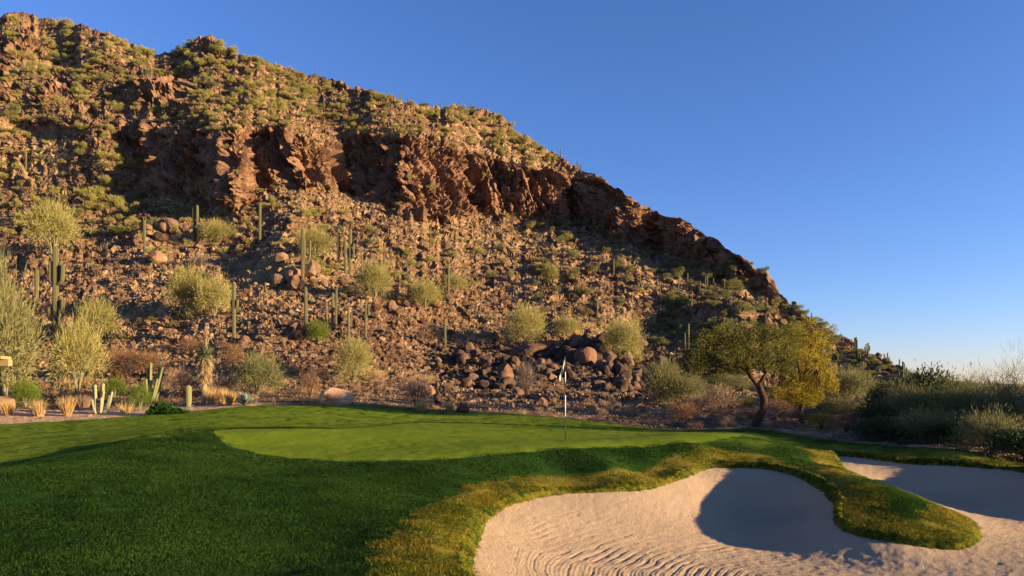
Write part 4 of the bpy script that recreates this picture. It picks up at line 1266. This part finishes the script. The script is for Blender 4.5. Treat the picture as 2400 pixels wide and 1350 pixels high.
both = lo_pv + lo_ol
scatter('small_shrubs', [c_[1] for c_ in rest], [(0, 0, R.uniform(0, 6.28)) for _ in rest], [(c_[2], c_[2], c_[2] * R.uniform(.8, 1.2)) for c_ in rest], [both.index(c_[3]) for c_ in rest], both, 'many small far shrubs dotting the mountain')

# dry brush and straw near the slope foot
DZ = [
    (180, 520, 800, 930, 26, 9, 24, lo_dry + lo_rust, 'dry brown brush', 'dry brush behind the bed'),
    (480, 760, 860, 955, 26, 9, 22, lo_dry + lo_str, 'straw-coloured brush', 'straw brush right of the yucca'),
    (760, 1010, 880, 962, 26, 8, 22, lo_dry + lo_str, 'straw brush behind lawn', 'straw brush behind the lawn'),
    (1010, 1320, 900, 978, 40, 7, 18, lo_dry + lo_str, 'dry bush among boulders', 'dry bushes among boulders'),
    (1320, 1620, 905, 1002, 62, 7, 19, lo_dry, 'shaded dry bush', 'dry bushes behind the flagstick'),
    (560, 1000, 640, 860, 34, 7, 18, lo_dry + lo_rust, 'brown bush between rocks', 'brown bushes on the lower slope'),
    (250, 560, 560, 800, 30, 7, 18, lo_rust + lo_dry, 'rusty bush on dark slope', 'rusty bushes on the dark slope'),
    (1600, 2060, 955, 1015, 46, 9, 24, lo_dry + lo_rust, 'low brown thicket bush', 'low bushes under the thicket'),
    (1000, 1500, 700, 830, 30, 7, 16, lo_dry, 'tan slope bush', 'tan bushes above the rocks'),
]
for (xa, xb, ya, yb, n, ra, rb, mm, lab, grp) in DZ:
    for _ in range(n):
        x, y = R.uniform(xa, xb), R.uniform(ya, yb)
        p = hill_at(x, y)
        rad = ra + (rb - ra) * R.random() ** 1.6
        s = 1.1 * rad / F * p[1]
        o = link('dry_brush', R.choice(mm), None, (p[0], p[1], p[2] - .04 * s), (0, 0, R.uniform(0, 6.28)), (s, s, s * R.uniform(.8, 1.2)))
        tag(o, where(lab, x, y, rad, 11, 16), 'dry bush', grp)
k, c, r = hill_random(3200, 33)
pp = PM[k, c]
ok = (CL[k, c] < .3) & (PYm[k, c] > 420) & (bed[k, c] < .9) & ~((mcol[c] > 1650) & (pp[:, 1] < 70))
pp = pp[ok]
sz = np.clip(r.uniform(3, 8, ok.sum()) / F * pp[:, 1], .1, 1.0)
alld = lo_dry + lo_rust + lo_str
scatter('dry_ground_cover', pp, np.stack([0 * sz, 0 * sz, r.uniform(0, 6.28, len(sz))], 1), sz, r.choice(len(alld), len(sz), p=[.2, .2, .2, .12, .12, .08, .08]), alld, 'low dry weeds scattered over the lower slope')

# ------------------------------------------------------------------ saguaros
def cactus_mat(name, a, b_, c3):
    m, nt = new_mat(name)
    tc = N(nt, 'ShaderNodeTexCoord')
    oi = N(nt, 'ShaderNodeObjectInfo')
    n1 = noise(nt, tc.outputs['Object'], 2.5, 4, 0.6)
    n2 = noise(nt, tc.outputs['Object'], 40, 2, 0.6)
    c = mixc(nt, oi.outputs['Random'], a, b_)
    k = ramp(nt, n1, [(0.5, (0, 0, 0)), (0.72, (0.8, 0.8, 0.8))])
    c = mixc(nt, k, c, c3)
    v = ramp(nt, n2, [(0.3, (0.75, 0.75, 0.75)), (0.7, (1.15, 1.15, 1.15))])
    c = mixc(nt, 1.0, c, v, 'MULTIPLY')
    finish(nt, c, 0.8, n2, 0.4, 0.01)
    return m
m_sag = cactus_mat('saguaro_skin', (0.085, 0.082, 0.036), (0.11, 0.10, 0.045), (0.12, 0.09, 0.052))
m_white = cactus_mat('pale_cactus_skin', (0.24, 0.235, 0.13), (0.27, 0.265, 0.155), (0.30, 0.28, 0.18))
m_pipe = cactus_mat('pipe_cactus_skin', (0.17, 0.18, 0.07), (0.2, 0.2, 0.08), (0.24, 0.20, 0.10))

def column(mb, pts, rad, n=20, ribs=.16, taper_base=True):
    """ribbed cactus column with a domed tip along a path"""
    P = [Vector(p) for p in pts]
    ln_ = [0]
    for i in range(1, len(P)): ln_.append(ln_[-1] + (P[i] - P[i - 1]).length)
    tot_ = ln_[-1]
    path = []; radii = []
    ss = [0, .08, .2, .35, .5, .65, .8, .9]
    res = [t * tot_ for t in ss] + [tot_ - rad * 1.0, tot_ - rad * .45, tot_ - rad * .12, tot_]
    res = sorted(set(x for x in res if 0 <= x <= tot_))
    for x in res:
        i = max(j for j in range(len(ln_)) if ln_[j] <= x + 1e-9)
        i = min(i, len(P) - 2)
        t = (x - ln_[i]) / max(1e-6, ln_[i + 1] - ln_[i])
        path.append(P[i].lerp(P[i + 1], t))
        rr = rad
        if taper_base: rr *= .82 + .18 * min(1, x / (tot_ * .35))
        e = tot_ - x
        if e < rad: rr *= math.sqrt(max(0.02, 1 - ((rad - e) / rad) ** 2))
        radii.append(rr)
    mb.tube(path, radii, n, ribs)

SAG = 'saguaro'
def saguaro(px, yb, yt, arms, label, group=None, rpx=None, lean=0.0, n=16):
    p = hill_at(px, yb)
    k = p[1] / F
    H = (yb - yt) * k
    rad = (rpx * k) if rpx else max(.045 * H, .11)
    rad = min(rad, .34)
    e = link(SAG, None, None, (p[0], p[1], p[2] - .1))
    mb = MB()
    column(mb, [(0, 0, 0), (lean * H * .5, 0, H * .5), (lean * H, 0, H + .1)], rad, n)
    link('trunk', mb.mesh('trunk', m_sag), e)
    for (dx, ya, ytop) in arms:
        X = dx * k; za = (yb - ya) * k; zt = (yb - ytop) * k
        side = R.uniform(-.5, .5) * abs(X)
        m2 = MB()
        ar = rad * .72
        drop = min(.35 * abs(X) + ar, za * .5)
        column(m2, [(X * .12, side * .12, za), (X * .6, side * .6, za + .02), (X * .93, side * .9, za + .45 * abs(X)), (X, side, za + abs(X) * 1.1 + ar), (X * 1.02, side, max(zt, za + abs(X) * 1.2 + 2.4 * ar))], ar, max(12, n - 4), taper_base=False)
        link('arm', m2.mesh('arm', m_sag), e)
    tag(e, label, 'cactus', group or 'saguaros')
    return e
saguaro(130, 802, 578, [(-14, 748, 718), (-3, 742, 700), (18, 745, 700), (10, 738, 690), (-11, 665, 609), (9, 664, 612), (19, 664, 618)], 'tallest candelabra saguaro with two tiers of arms beside the palo verde', rpx=6.5, n=24)
saguaro(86, 705, 632, [], 'single armless saguaro half hidden by the left palo verde', rpx=4.5, n=20)
saguaro(547, 805, 670, [(-5, 722, 703), (9, 722, 702)], 'tall saguaro with two short arms near the yucca', rpx=4.6, n=20)
for a in [
    (455, 566, 486, [], 'armless left one of the twin saguaros below the left cliff'),
    (464, 568, 482, [(7, 537, 510)], 'right one of the twin saguaros, with one arm, below the left cliff'),
    (599, 573, 475, [], 'lone straight saguaro below the cliff buttress'),
    (343, 600, 518, [], 'thin saguaro standing in front of the small orange outcrop'),
    (711, 672, 540, [(15, 617, 562), (4, 610, 558)], 'saguaro with raised arms beside the biggest orange boulder'),
    (795, 632, 537, [], 'slim saguaro left of the cluster on the mid slope'),
    (812, 642, 555, [(-4, 600, 590)], 'thick saguaro with a stub arm in the mid slope cluster'),
    (823, 645, 537, [(9, 604, 569), (-5, 602, 580)], 'many-armed saguaro at the right of the mid slope cluster'),
    (850, 642, 597, [], 'short saguaro just right of the mid slope cluster'),
    (900, 702, 607, [], 'straight saguaro in the right side of a palo verde'),
    (757, 630, 611, [], 'tiny saguaro among the boulders of the mid slope'),
    (1051, 704, 620, [(-5, 642, 629), (5, 642, 630)], 'saguaro forked near its top on the open lower talus'),
    (1038, 692, 672, [], 'knee-high saguaro left of the forked one'),
    (718, 797, 675, [(6, 702, 692)], 'tall thin saguaro with one tiny arm above the lime shrub'),
    (766, 787, 708, [], 'thin saguaro growing out of the lime shrub'),
    (778, 772, 687, [], 'left one of two close armless saguaros on the lower slope'),
    (787, 762, 675, [], 'right taller one of two close armless saguaros on the lower slope'),
    (818, 800, 720, [(5, 757, 733)], 'saguaro with one close arm above the upright palo verde'),
    (857, 792, 703, [(7, 737, 712)], 'saguaro with a forked top right of the upright palo verde'),
    (1043, 827, 750, [], 'lone stout saguaro above the dark rock jumble'),
    (1007, 581, 533, [], 'far thin saguaro high on the broad talus'),
    (61, 398, 352, [], 'far saguaro on the left talus below the rock nose'),
    (388, 414, 372, [], 'far saguaro at the cliff foot on the left'),
    (357, 263, 228, [], 'far saguaro high on the left slope'),
    (126, 470, 446, [], 'far saguaro above the big round palo verde'),
    (1437, 647, 612, [(-3, 630, 622)], 'leftmost small saguaro on the right talus'),
    (1498, 686, 652, [(-4, 672, 662), (4, 672, 660)], 'three-pronged dark saguaro on the right talus'),
    (1544, 702, 667, [], 'slim saguaro just right of the three-pronged one'),
    (1547, 742, 714, [], 'saguaro below the slim one on the right talus'),
    (1568, 622, 595, [], 'far saguaro close under the right cliff'),
    (1589, 688, 645, [], 'tall slim saguaro in the middle of the right slope'),
    (1610, 673, 640, [], 'saguaro right of the tall slim one on the right slope'),
    (1615, 646, 618, [], 'highest saguaro of the right slope, under the pale cliff patch'),
    (1640, 681, 663, [], 'short saguaro left of the close pair on the right slope'),
    (1654, 681, 648, [], 'left one of the close saguaro pair on the right slope'),
    (1658, 683, 645, [], 'right one of the close saguaro pair on the right slope'),
    (1671, 676, 652, [], 'saguaro just right of the close pair on the right slope'),
    (1699, 691, 663, [], 'saguaro below the right end of the pale cliff'),
    (1622, 736, 700, [(-2, 715, 706)], 'dark saguaro above the shaded hollow on the right'),
    (1615, 835, 758, [], 'tall saguaro rising at the left edge of the mesquite crown'),
    (1606, 825, 782, [], 'shorter saguaro left of the tall one at the mesquite crown'),
    (1696, 790, 745, [], 'saguaro showing above the middle of the mesquite crown'),
    (1743, 800, 750, [(6, 785, 772)], 'saguaro with a low arm above the right of the mesquite crown'),
    (1796, 757, 735, [(-4, 750, 741), (4, 750, 740)], 'small trident saguaro on the slope above the golden tree'),
    (1401, 742, 700, [], 'saguaro above the palo verde behind the boulder heap'),
    (1409, 772, 750, [], 'short saguaro just above the boulder heap'),
    (1300, 745, 712, [], 'slim saguaro above the full palo verde right of center'),
    (1802, 691, 674, [], 'small saguaro near the end of the cliff'),
    (1866, 728, 708, [], 'lone saguaro on the skyline below the cliff end'),
    (1901, 753, 735, [], 'small skyline saguaro above the golden tree'),
    (1964, 851, 825, [], 'saguaro right of the golden tree on the low ridge'),
    (1995, 833, 810, [], 'short leftmost saguaro of the skyline group'),
    (1998, 834, 793, [], 'tall left saguaro of the skyline group'),
    (2005, 848, 791, [], 'tallest saguaro of the skyline group'),
    (2008, 851, 797, [], 'saguaro touching the tallest one in the skyline group'),
    (2011, 851, 822, [], 'short saguaro right of the tallest in the skyline group'),
    (2014, 853, 825, [], 'stubby saguaro low in the skyline group'),
    (2017, 853, 830, [], 'rightmost stubby saguaro of the skyline group'),
    (2021, 881, 850, [], 'saguaro in front below the skyline group'),
    (2029, 834, 807, [(-4, 818, 811), (4, 818, 810)], 'skyline saguaro with small raised arms on both sides'),
    (2035, 846, 804, [(4, 822, 808)], 'skyline saguaro with one long right arm'),
    (2047, 842, 830, [], 'tiny saguaro in a gap on the skyline'),
    (2072, 853, 829, [(-3, 842, 836), (2, 842, 837)], 'left one of two small armed saguaros on the ridge line'),
    (2079, 856, 828, [(-3, 842, 835), (4, 842, 834)], 'right one of two small armed saguaros on the ridge line'),
    (2100, 883, 860, [(-3, 875, 868)], 'saguaro left of the big candelabra on the ridge'),
    (2108, 862, 842, [], 'far thin saguaro behind the big ridge candelabra'),
    (2117, 906, 847, [(-8, 885, 868), (-4, 880, 854), (4, 885, 848), (9, 888, 857), (6, 890, 868)], 'big many-armed candelabra saguaro on the right ridge'),
    (939, 238, 220, [], 'left saguaro of a skyline pair on the central ridge'),
    (957, 243, 230, [], 'right saguaro of a skyline pair on the central ridge'),
    (1033, 252, 239, [], 'tiny skyline saguaro left of the rounded knob'),
    (1077, 258, 241, [], 'skyline saguaro on the rounded knob'),
    (740, 178, 161, [], 'single skyline saguaro right of the pointed summit'),
    (1311, 368, 349, [], 'skyline saguaro above the right cliff start'),
    (1353, 401, 381, [(3, 396, 386)], 'left skyline saguaro with an arm above the cliff'),
    (1361, 407, 384, [(-3, 400, 390)], 'right skyline saguaro of the pair above the cliff'),
]:
    px, yb, yt, arms, lab = a
    saguaro(px, yb, yt, arms, lab, rpx=max(1.5, .026 * (yb - yt) + .8), lean=R.uniform(-.02, .02), n=12)

# stout leaning cactus in the shade at the right edge
p = hill_on(2392, 19.5)
e = link(SAG, None, None, (p[0], p[1], p[2]))
mb = MB(); column(mb, [(.55, 0, -.3), (.42, 0, .5), (.12, 0, 1.05), (-.1, 0, 1.42)], .11, 20)
link('trunk', mb.mesh('trunk', m_sag), e)
tag(e, 'dark leaning cactus in the shade at the right edge', 'cactus', 'saguaros')

# ------------------------------------------------------------------ planting bed at the left
def bed_at(px, py):
    p = hill_at(px, py)
    return p, p[1] / F

# pale multi-stem cactus
p, k = bed_at(231, 971)
e = link('cereus_cactus', None, None, tuple(p))
for (x0, x1, top, dy, r0) in [(-4, -13, 66, 0, 3.6), (-2, -4, 68, -.1, 3.8), (2, 8, 71, .05, 4.0), (4, 16, 54, -.1, 3.4), (7, 22, 44, .1, 3.2), (-8, -17, 40, .1, 3.2), (8, 13, 38, -.15, 3.2), (0, 3, 48, .15, 3.4), (10, 27, 52, 0.1, 3.0), (-1, -9, 34, -.15, 3.0)]:
    mb = MB()
    column(mb, [(x0 * k, dy, -.05), ((x0 * .4 + x1 * .6) * k, dy * 1.2, top * .35 * k), (x1 * k, dy * 1.4, top * k)], r0 * .85 * k, 14, .2)
    link('stem', mb.mesh('stem', m_white), e)
tag(e, 'pale cream multi-stemmed columnar cactus in the gravel bed', 'cactus')
# pipe cactus
p, k = bed_at(352, 950)
e = link('pipe_cactus', None, None, tuple(p))
for (x0, x1, top, dy, r0) in [(-2, 1, 98, 0, 4.2), (2, 22, 112, .1, 3.8), (-6, -9, 86, .05, 3.4), (5, 31, 88, -.05, 3.4), (0, 12, 70, .1, 3.6), (3, 20, 60, -.1, 3.2), (-4, -6, 60, -.1, 3.0), (6, 24, 74, .15, 3.2)]:
    mb = MB()
    column(mb, [(x0 * k, dy, -.05), ((x0 * .55 + x1 * .45) * k, dy * 1.2, top * .4 * k), (x1 * k, dy * 1.5, top * k)], r0 * .78 * k, 14, .2)
    link('stem', mb.mesh('stem', m_pipe), e)
tag(e, 'green pipe cactus with a spray of upright stems behind the yellow-green shrub', 'cactus')
# small barrel-like column
p, k = bed_at(443, 954)
e = link(SAG, None, None, tuple(p))
mb = MB(); column(mb, [(0, 0, -.05), (.01, 0, .4), (0, 0, 51 * k)], 6.3 * k, 28, .14)
link('trunk', mb.mesh('trunk', m_pipe), e)
tag(e, 'short stout young saguaro standing alone by the lawn edge', 'cactus', 'saguaros')

def blades(mb, n, L, w, elev, seed, thick=0.0, curve=0.15, z0=0.0):
    rr = random.Random(seed)
    for i in range(n):
        a = 2.399963 * i + rr.uniform(-.2, .2)
        el = math.radians(rr.uniform(*elev))
        l = L * rr.uniform(.75, 1.1)
        d = Vector((math.cos(a) * math.cos(el), math.sin(a) * math.cos(el), math.sin(el)))
        s = Vector((-math.sin(a), math.cos(a), 0))
        u = d.cross(s) * -1
        pts = []
        for t, ww in ((0, .7), (.3, 1.0), (.7, .75), (1.0, .04)):
            c_ = d * (l * t) - Vector((0, 0, curve * l * t * t)) + Vector((0, 0, z0))
            pts.append((c_ - s * w * ww / 2, c_ + u * thick * ww, c_ + s * w * ww / 2))
        v = [q for r3 in pts for q in r3]
        f = []
        for j in range(3):
            b0 = j * 3
            f += [(b0, b0 + 1, b0 + 4, b0 + 3), (b0 + 1, b0 + 2, b0 + 5, b0 + 4)]
        mb.add(v, f)
m_agave, nt = new_mat('agave_leaf'); tc = N(nt, 'ShaderNodeTexCoord')
finish(nt, ramp(nt, noise(nt, tc.outputs['Object'], 6, 3), [(0.3, (0.10, 0.14, 0.11)), (0.7, (0.17, 0.21, 0.17))]), 0.6)
m_yucca = foliage_mat('yucca_leaf', (0.13, 0.15, 0.06), (0.16, 0.18, 0.08), (0.2, 0.2, 0.1), transl=0.2)
m_thatch = foliage_mat('yucca_thatch', (0.40, 0.29, 0.15), (0.44, 0.32, 0.18), (0.3, 0.2, 0.1), transl=0.2, nscale=4)
# agave
p, k = bed_at(574, 951)
e = link('agave', None, None, tuple(p))
mb = MB(); blades(mb, 34, 37 * k, 6.5 * k, (22, 82), 3, thick=-.02, curve=.06)
link('leaf_rosette', mb.mesh('leaf_rosette', m_agave), e)
tag(e, 'blue-grey agave rosette on the lawn edge', 'agave')
# yucca
p, k = bed_at(479, 946)
e = link('yucca', None, None, tuple(p))
mb = MB(); mb.tube([(-.5 * k, 0, -.1), (0, 0, 30 * k), (2 * k, 0, 70 * k), (3 * k, 0, 112 * k)], [6.5 * k, 6 * k, 6.5 * k, 6 * k], 12)
link('trunk', mb.mesh('trunk', m_thatch), e)
r = np.random.default_rng(77)
n = 900
t = r.uniform(0, 1, n); a = r.uniform(0, 6.28, n)
rad = (6 + 6 * t) * k
P = np.stack([2.5 * k + rad * np.cos(a), rad * np.sin(a), (56 + 50 * t) * k], 1)
D = np.stack([np.cos(a) * .35, np.sin(a) * .35, -1 + 0 * a], 1) + r.normal(size=(n, 3)) * .12
link('dead_leaf_skirt', tri_mesh('dead_leaf_skirt', tri_cloud(P, D, 20 * k, 2.2 * k, r), m_thatch), e)
mb = MB(); blades(mb, 150, 33 * k, 3.0 * k, (-30, 85), 9, thick=-.006, curve=.05)
o = link('leaf_rosette', mb.mesh('leaf_rosette', m_yucca), e, (3 * k, 0, 112 * k))
mb = MB(); mb.tube([(3 * k, 0, 112 * k), (4.5 * k, 0, 150 * k), (6 * k, 0, 188 * k)], [1.9 * k, 1.4 * k, .5 * k], 6)
st = link('flower_stalk', mb.mesh('flower_stalk', m_thatch), e)
n = 420
t = r.uniform(0, 1, n); a = r.uniform(0, 6.28, n)
rad = 5.5 * k * np.sqrt(r.uniform(0, 1, n)) * (1.15 - .75 * t)
P = np.stack([(4.3 + 2 * t) * k + rad * np.cos(a), rad * np.sin(a), (138 + 48 * t) * k], 1)
D = np.stack([np.cos(a) * .5, np.sin(a) * .5, .7 + 0 * a], 1) + r.normal(size=(n, 3)) * .4
link('dry_panicle', tri_mesh('dry_panicle', tri_cloud(P, D, 5 * k, 1.6 * k, r), m_thatch), st)
tag(e, 'tall yucca with a shaggy trunk, spiky head and dried flower stalk', 'yucca')

def tuft(px, yb, h, hw, mat, label, n=420, cat='grass tuft', name='grass_tuft', group='ornamental grass tufts'):
    p, k = bed_at(px, yb)
    r = np.random.default_rng(int(px * 7 + yb))
    a = r.uniform(0, 6.28, n)
    P = np.stack([np.cos(a), np.sin(a), 0 * a], 1) * (hw * .35 * k * np.sqrt(r.uniform(0, 1, n)))[:, None]
    out = r.uniform(0, 1, n) * hw / h
    D = np.stack([np.cos(a) * out, np.sin(a) * out, np.ones(n)], 1) + r.normal(size=(n, 3)) * .06
    o = link(name, tri_mesh(name, tri_cloud(P, D, h * k, 1.3 * k, r), mat), None, (p[0], p[1], p[2] - .03))
    tag(o, label, cat, group)
tuft(20, 974, 36, 16, m_straw, 'straw grass tuft in front of the round tan boulder')
tuft(92, 977, 40, 20, m_straw, 'straw grass tuft in front of the left green shrub')
tuft(158, 974, 46, 20, m_straw, 'straw grass tuft midway between green shrub and pale cactus')
tuft(495, 950, 44, 15, m_straw, 'orange-straw grass tuft at the foot of the yucca')
tuft(521, 947, 38, 13, m_straw, 'straw grass tuft second to the right of the yucca')
tuft(540, 950, 34, 15, m_straw, 'straw grass tuft beside the agave')
tuft(192, 955, 32, 28, m_dry, 'brownish purple grass clump left of the pale cactus')
tuft(295, 968, 30, 24, m_straw, 'arching pale grass left of the yellow-green shrub', 120)
tuft(985, 972, 28, 22, m_straw, 'pale bunch grass on the lawn edge left of the dark boulder')
tuft(1055, 972, 26, 12, m_straw, 'thin straw tuft touching the dark maroon boulder')
for cx, yb_, yt, hw, mats, lab in [
    (62, 955, 894, 36, hi_lime, 'green fine-leaved shrub behind the left grass tuft'),
    (268, 934, 888, 30, hi_lime, 'bright green rounded shrub behind the pale cactus'),
    (330, 963, 906, 27, hi_lime, 'yellow-green upright shrub in front of the pipe cactus')]:
    plant_px('shrub', mats, cx, yb_, yt, hw, lab, 'shrub')
# low spreading green shrub on the lawn edge
p, k = bed_at(388, 974)
r = np.random.default_rng(91)
lob = [(-22, 0, 10, 20, 18, 12), (0, 0, 16, 24, 20, 16), (-8, 0, 20, 18, 16, 13), (24, 0, 10, 22, 16, 9), (44, 0, 6, 18, 14, 6), (-34, 0, 6, 12, 12, 8), (10, -6, 8, 22, 14, 9)]
T = lobes_cloud([tuple(v * k for v in q) for q in lob], 5200, 5 * k, 2.4 * k, r, .6, .25)
T[:, :, 2] = np.maximum(T[:, :, 2], .01)
o = link('shrub', None, None, tuple(p))
link('crown', tri_mesh('crown', T, m_deepg), o)
mb = MB()
for i in range(9):
    a = i * .7
    mb.tube([(0, 0, -.05), (math.cos(a) * 12 * k, math.sin(a) * 8 * k, 6 * k), (math.cos(a) * 30 * k, math.sin(a) * 12 * k, 8 * k)], [.02, .014, .006], 4)
link('limbs', mb.mesh('limbs', m_bark), o)
tag(o, 'low spreading deep green shrub right on the lawn edge', 'shrub')

# ------------------------------------------------------------------ mesquite and its golden neighbour
def crown_tree(name, px, Y, trunk, limbs, clumps, mats, n, label, L=.075, w=.034, dz=1.0, seed=1, r0=.14):
    base = hill_on(px, Y)
    k = Y / F
    def loc(x, y, d=0.0):
        return Vector(((x - px) * k, d, ZC + (HY - y) * k - base[2]))
    e = link(name, None, None, tuple(base))
    mb = MB()
    tp = [loc(*q) for q in trunk]
    tp[0].z = -.15
    rad = [r0 * (1.15 - .45 * i / (len(tp) - 1)) for i in range(len(tp))]
    mb.tube(tp, rad, 12)
    link('trunk', mb.mesh('trunk', mats[1], True), e)
    for lb in limbs:
        m2 = MB(); lp = [loc(*q) for q in lb]
        m2.tube(lp, [r0 * (.62 - .5 * i / (len(lp) - 1)) for i in range(len(lp))], 8)
        link('limb', m2.mesh('limb', mats[1], True), e)
    rr = random.Random(seed); r = np.random.default_rng(seed)
    lob = []
    tw = MB()
    tips = [loc(*lb[-1]) for lb in limbs]
    for (cx, cy, rx, ry) in clumps:
        for s_ in range(2):
            c_ = loc(cx + rr.uniform(-8, 8), cy + rr.uniform(-6, 6), (s_ - .5) * dz * rr.uniform(.6, 1.6))
            lob.append((c_.x, c_.y, c_.z, 1.15 * rx * k, rx * k, 1.2 * ry * k))
            t0 = min(tips, key=lambda q: (q - c_).length)
            tw.tube([t0, t0.lerp(c_, .5) + Vector((rr.gauss(0, .08), rr.gauss(0, .08), .06)), c_], [.035, .022, .008], 5, cap=False)
            for _ in range(7):
                q = c_ + Vector((rr.gauss(0, .6) * rx * k, rr.gauss(0, .6) * rx * k, rr.gauss(0, .6) * ry * k))
                tw.tube([t0.lerp(c_, rr.uniform(.4, 1)), q], [.012, .004], 3, cap=False)
    link('twigs', tw.mesh('twigs', mats[1]), e)
    T = lobes_cloud(lob, n, L, w, r, .35, 0.0)
    link('crown', tri_mesh('crown', T, mats[0]), e)
    tag(e, label, 'tree')
    return e
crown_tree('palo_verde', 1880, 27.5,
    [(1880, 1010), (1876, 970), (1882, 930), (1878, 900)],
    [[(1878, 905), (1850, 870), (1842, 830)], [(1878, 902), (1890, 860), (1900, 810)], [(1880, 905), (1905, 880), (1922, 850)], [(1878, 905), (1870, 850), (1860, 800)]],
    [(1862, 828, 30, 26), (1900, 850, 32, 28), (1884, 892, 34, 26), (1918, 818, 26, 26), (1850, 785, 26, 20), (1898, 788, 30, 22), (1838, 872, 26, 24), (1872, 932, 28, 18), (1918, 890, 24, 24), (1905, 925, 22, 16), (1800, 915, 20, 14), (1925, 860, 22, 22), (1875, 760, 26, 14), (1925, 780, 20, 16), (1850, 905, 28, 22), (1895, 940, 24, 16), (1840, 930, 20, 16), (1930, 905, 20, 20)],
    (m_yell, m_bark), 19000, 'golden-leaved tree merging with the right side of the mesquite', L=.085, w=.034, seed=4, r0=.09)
crown_tree('mesquite', 1770, 25.0,
    [(1768, 1010), (1776, 985), (1788, 962), (1791, 938), (1783, 915), (1777, 897)],
    [[(1778, 905), (1762, 885), (1748, 868), (1700, 848), (1650, 842)], [(1778, 905), (1790, 884), (1798, 868), (1822, 848)], [(1762, 886), (1745, 850), (1730, 815)], [(1795, 874), (1790, 840), (1785, 805)]],
    [(1640, 852, 34, 20), (1690, 838, 46, 28), (1740, 822, 50, 36), (1785, 830, 46, 34), (1648, 812, 34, 26), (1695, 800, 44, 28), (1828, 812, 40, 34), (1618, 872, 18, 14), (1760, 858, 42, 20), (1745, 788, 40, 20), (1800, 788, 34, 20), (1665, 784, 26, 14), (1715, 862, 36, 16), (1822, 855, 26, 20), (1625, 835, 24, 20), (1680, 872, 30, 14), (1740, 768, 30, 12), (1690, 775, 26, 12), (1650, 790, 22, 14), (1780, 772, 26, 12), (1840, 780, 26, 18), (1845, 840, 24, 24), (1605, 855, 14, 14)],
    (m_mesq, m_bark), 25000, 'dark-trunked mesquite tree leaning behind the right end of the green', L=.075, w=.032, seed=2, r0=.15)

# ------------------------------------------------------------------ flagstick
m_whitep, nt = new_mat('white_paint'); finish(nt, (0.75, 0.74, 0.70), 0.45)
m_blackp, nt = new_mat('dark_paint'); finish(nt, (0.03, 0.03, 0.03), 0.45)
m_flag, nt = new_mat('flag_cloth')
tc = N(nt, 'ShaderNodeTexCoord')
finish(nt, (0.72, 0.72, 0.60), 0.8, transl=0.35)
m_flag2, nt = new_mat('flag_panel'); finish(nt, (0.06, 0.08, 0.06), 0.8)
h = ground_hit(1325, 1030)
k = h[1] / F
e = link('flagstick', None, None, (h[0], h[1], h[2] - .012))
for z0, z1, mt in [(-6, 55, m_blackp), (55, 105, m_whitep), (105, 135, m_blackp), (135, 160, m_whitep), (160, 197, m_blackp)]:
    mb = MB(); mb.tube([(0, 0, z0 * k), (0, 0, z1 * k)], [.011 if z0 >= 0 else .012] * 2, 10)
    link('pole_section', mb.mesh('pole_section', mt, True), e)
# limp flag: hangs in folds from the top of the pole
nu, nv = 14, 12
fv = []
for j in range(nv):
    v_ = j / (nv - 1)
    for i in range(nu):
        u_ = i / (nu - 1)
        x = -(1.2 + u_ * (4 + 8.5 * min(1, v_ * 1.6))) * k
        z = (195 - 27 * v_ - u_ * (8 + 26 * (0.55 + .45 * v_))) * k
        y = math.sin(u_ * 9 + v_ * 2.5) * .035 * (0.3 + u_) + .01
        fv.append((x, y, z))
fq = [(j * nu + i, j * nu + i + 1, (j + 1) * nu + i + 1, (j + 1) * nu + i) for j in range(nv - 1) for i in range(nu - 1)]
me = bpy.data.meshes.new('flag'); me.from_pydata(fv, [], fq); me.update()
me.materials.append(m_flag); me.materials.append(m_flag2)
for pi, pl in enumerate(me.polygons):
    i = pi % (nu - 1); j = pi // (nu - 1)
    pl.use_smooth = True
    pl.material_index = 1 if (j >= 8 and i <= 7) else 0
fo = link('flag', me, e)
sd = fo.modifiers.new('thickness', 'SOLIDIFY'); sd.thickness = .003
mb = MB()
mb.tube([(0, 0, -.10), (0, 0, -.004)], [.054, .054], 20, cap=False)
link('cup', mb.mesh('cup', m_whitep, True), e)
tag(e, 'golf flagstick with limp white flag standing in the green', 'flagstick')

# ------------------------------------------------------------------ timber roof corner at the left edge
m_wood, nt = new_mat('timber'); tc = N(nt, 'ShaderNodeTexCoord')
mp = N(nt, 'ShaderNodeMapping'); mp.inputs['Scale'].default_value = (1, 12, 12); nt.links.new(tc.outputs['Object'], mp.inputs[0])
finish(nt, ramp(nt, noise(nt, mp.outputs[0], 3, 4), [(0.3, (0.26, 0.16, 0.07)), (0.7, (0.40, 0.27, 0.12))]), 0.7)
m_stuc, nt = new_mat('tan_stucco'); tc = N(nt, 'ShaderNodeTexCoord')
n_ = noise(nt, tc.outputs['Object'], 30, 4)
finish(nt, ramp(nt, n_, [(0.3, (0.30, 0.21, 0.14)), (0.7, (0.36, 0.26, 0.17))]), 0.9, n_, .4, .02)
p = hill_on(2, 27.2); k = 27.2 / F
e = link('building', None, None, (p[0], p[1], 0))
def zpx(y): return ZC + (HY - y) * k
mb = MB(); mb.box(-7.5, -3.2, -.6, 2.2, p[2] - .6, zpx(842))
link('wall', mb.mesh('wall', m_stuc), e)
mb = MB(); mb.box(-7.7, 27 * k, -.22, .0, zpx(858), zpx(843))
link('beam', mb.mesh('beam', m_wood), e)
mb = MB(); mb.box(-7.7, 22 * k, -.5, .06, zpx(842), zpx(836))
link('roof', mb.mesh('roof', m_wood), e)
tag(e, 'tan building corner with a timber roof beam poking in at the left edge', 'building')
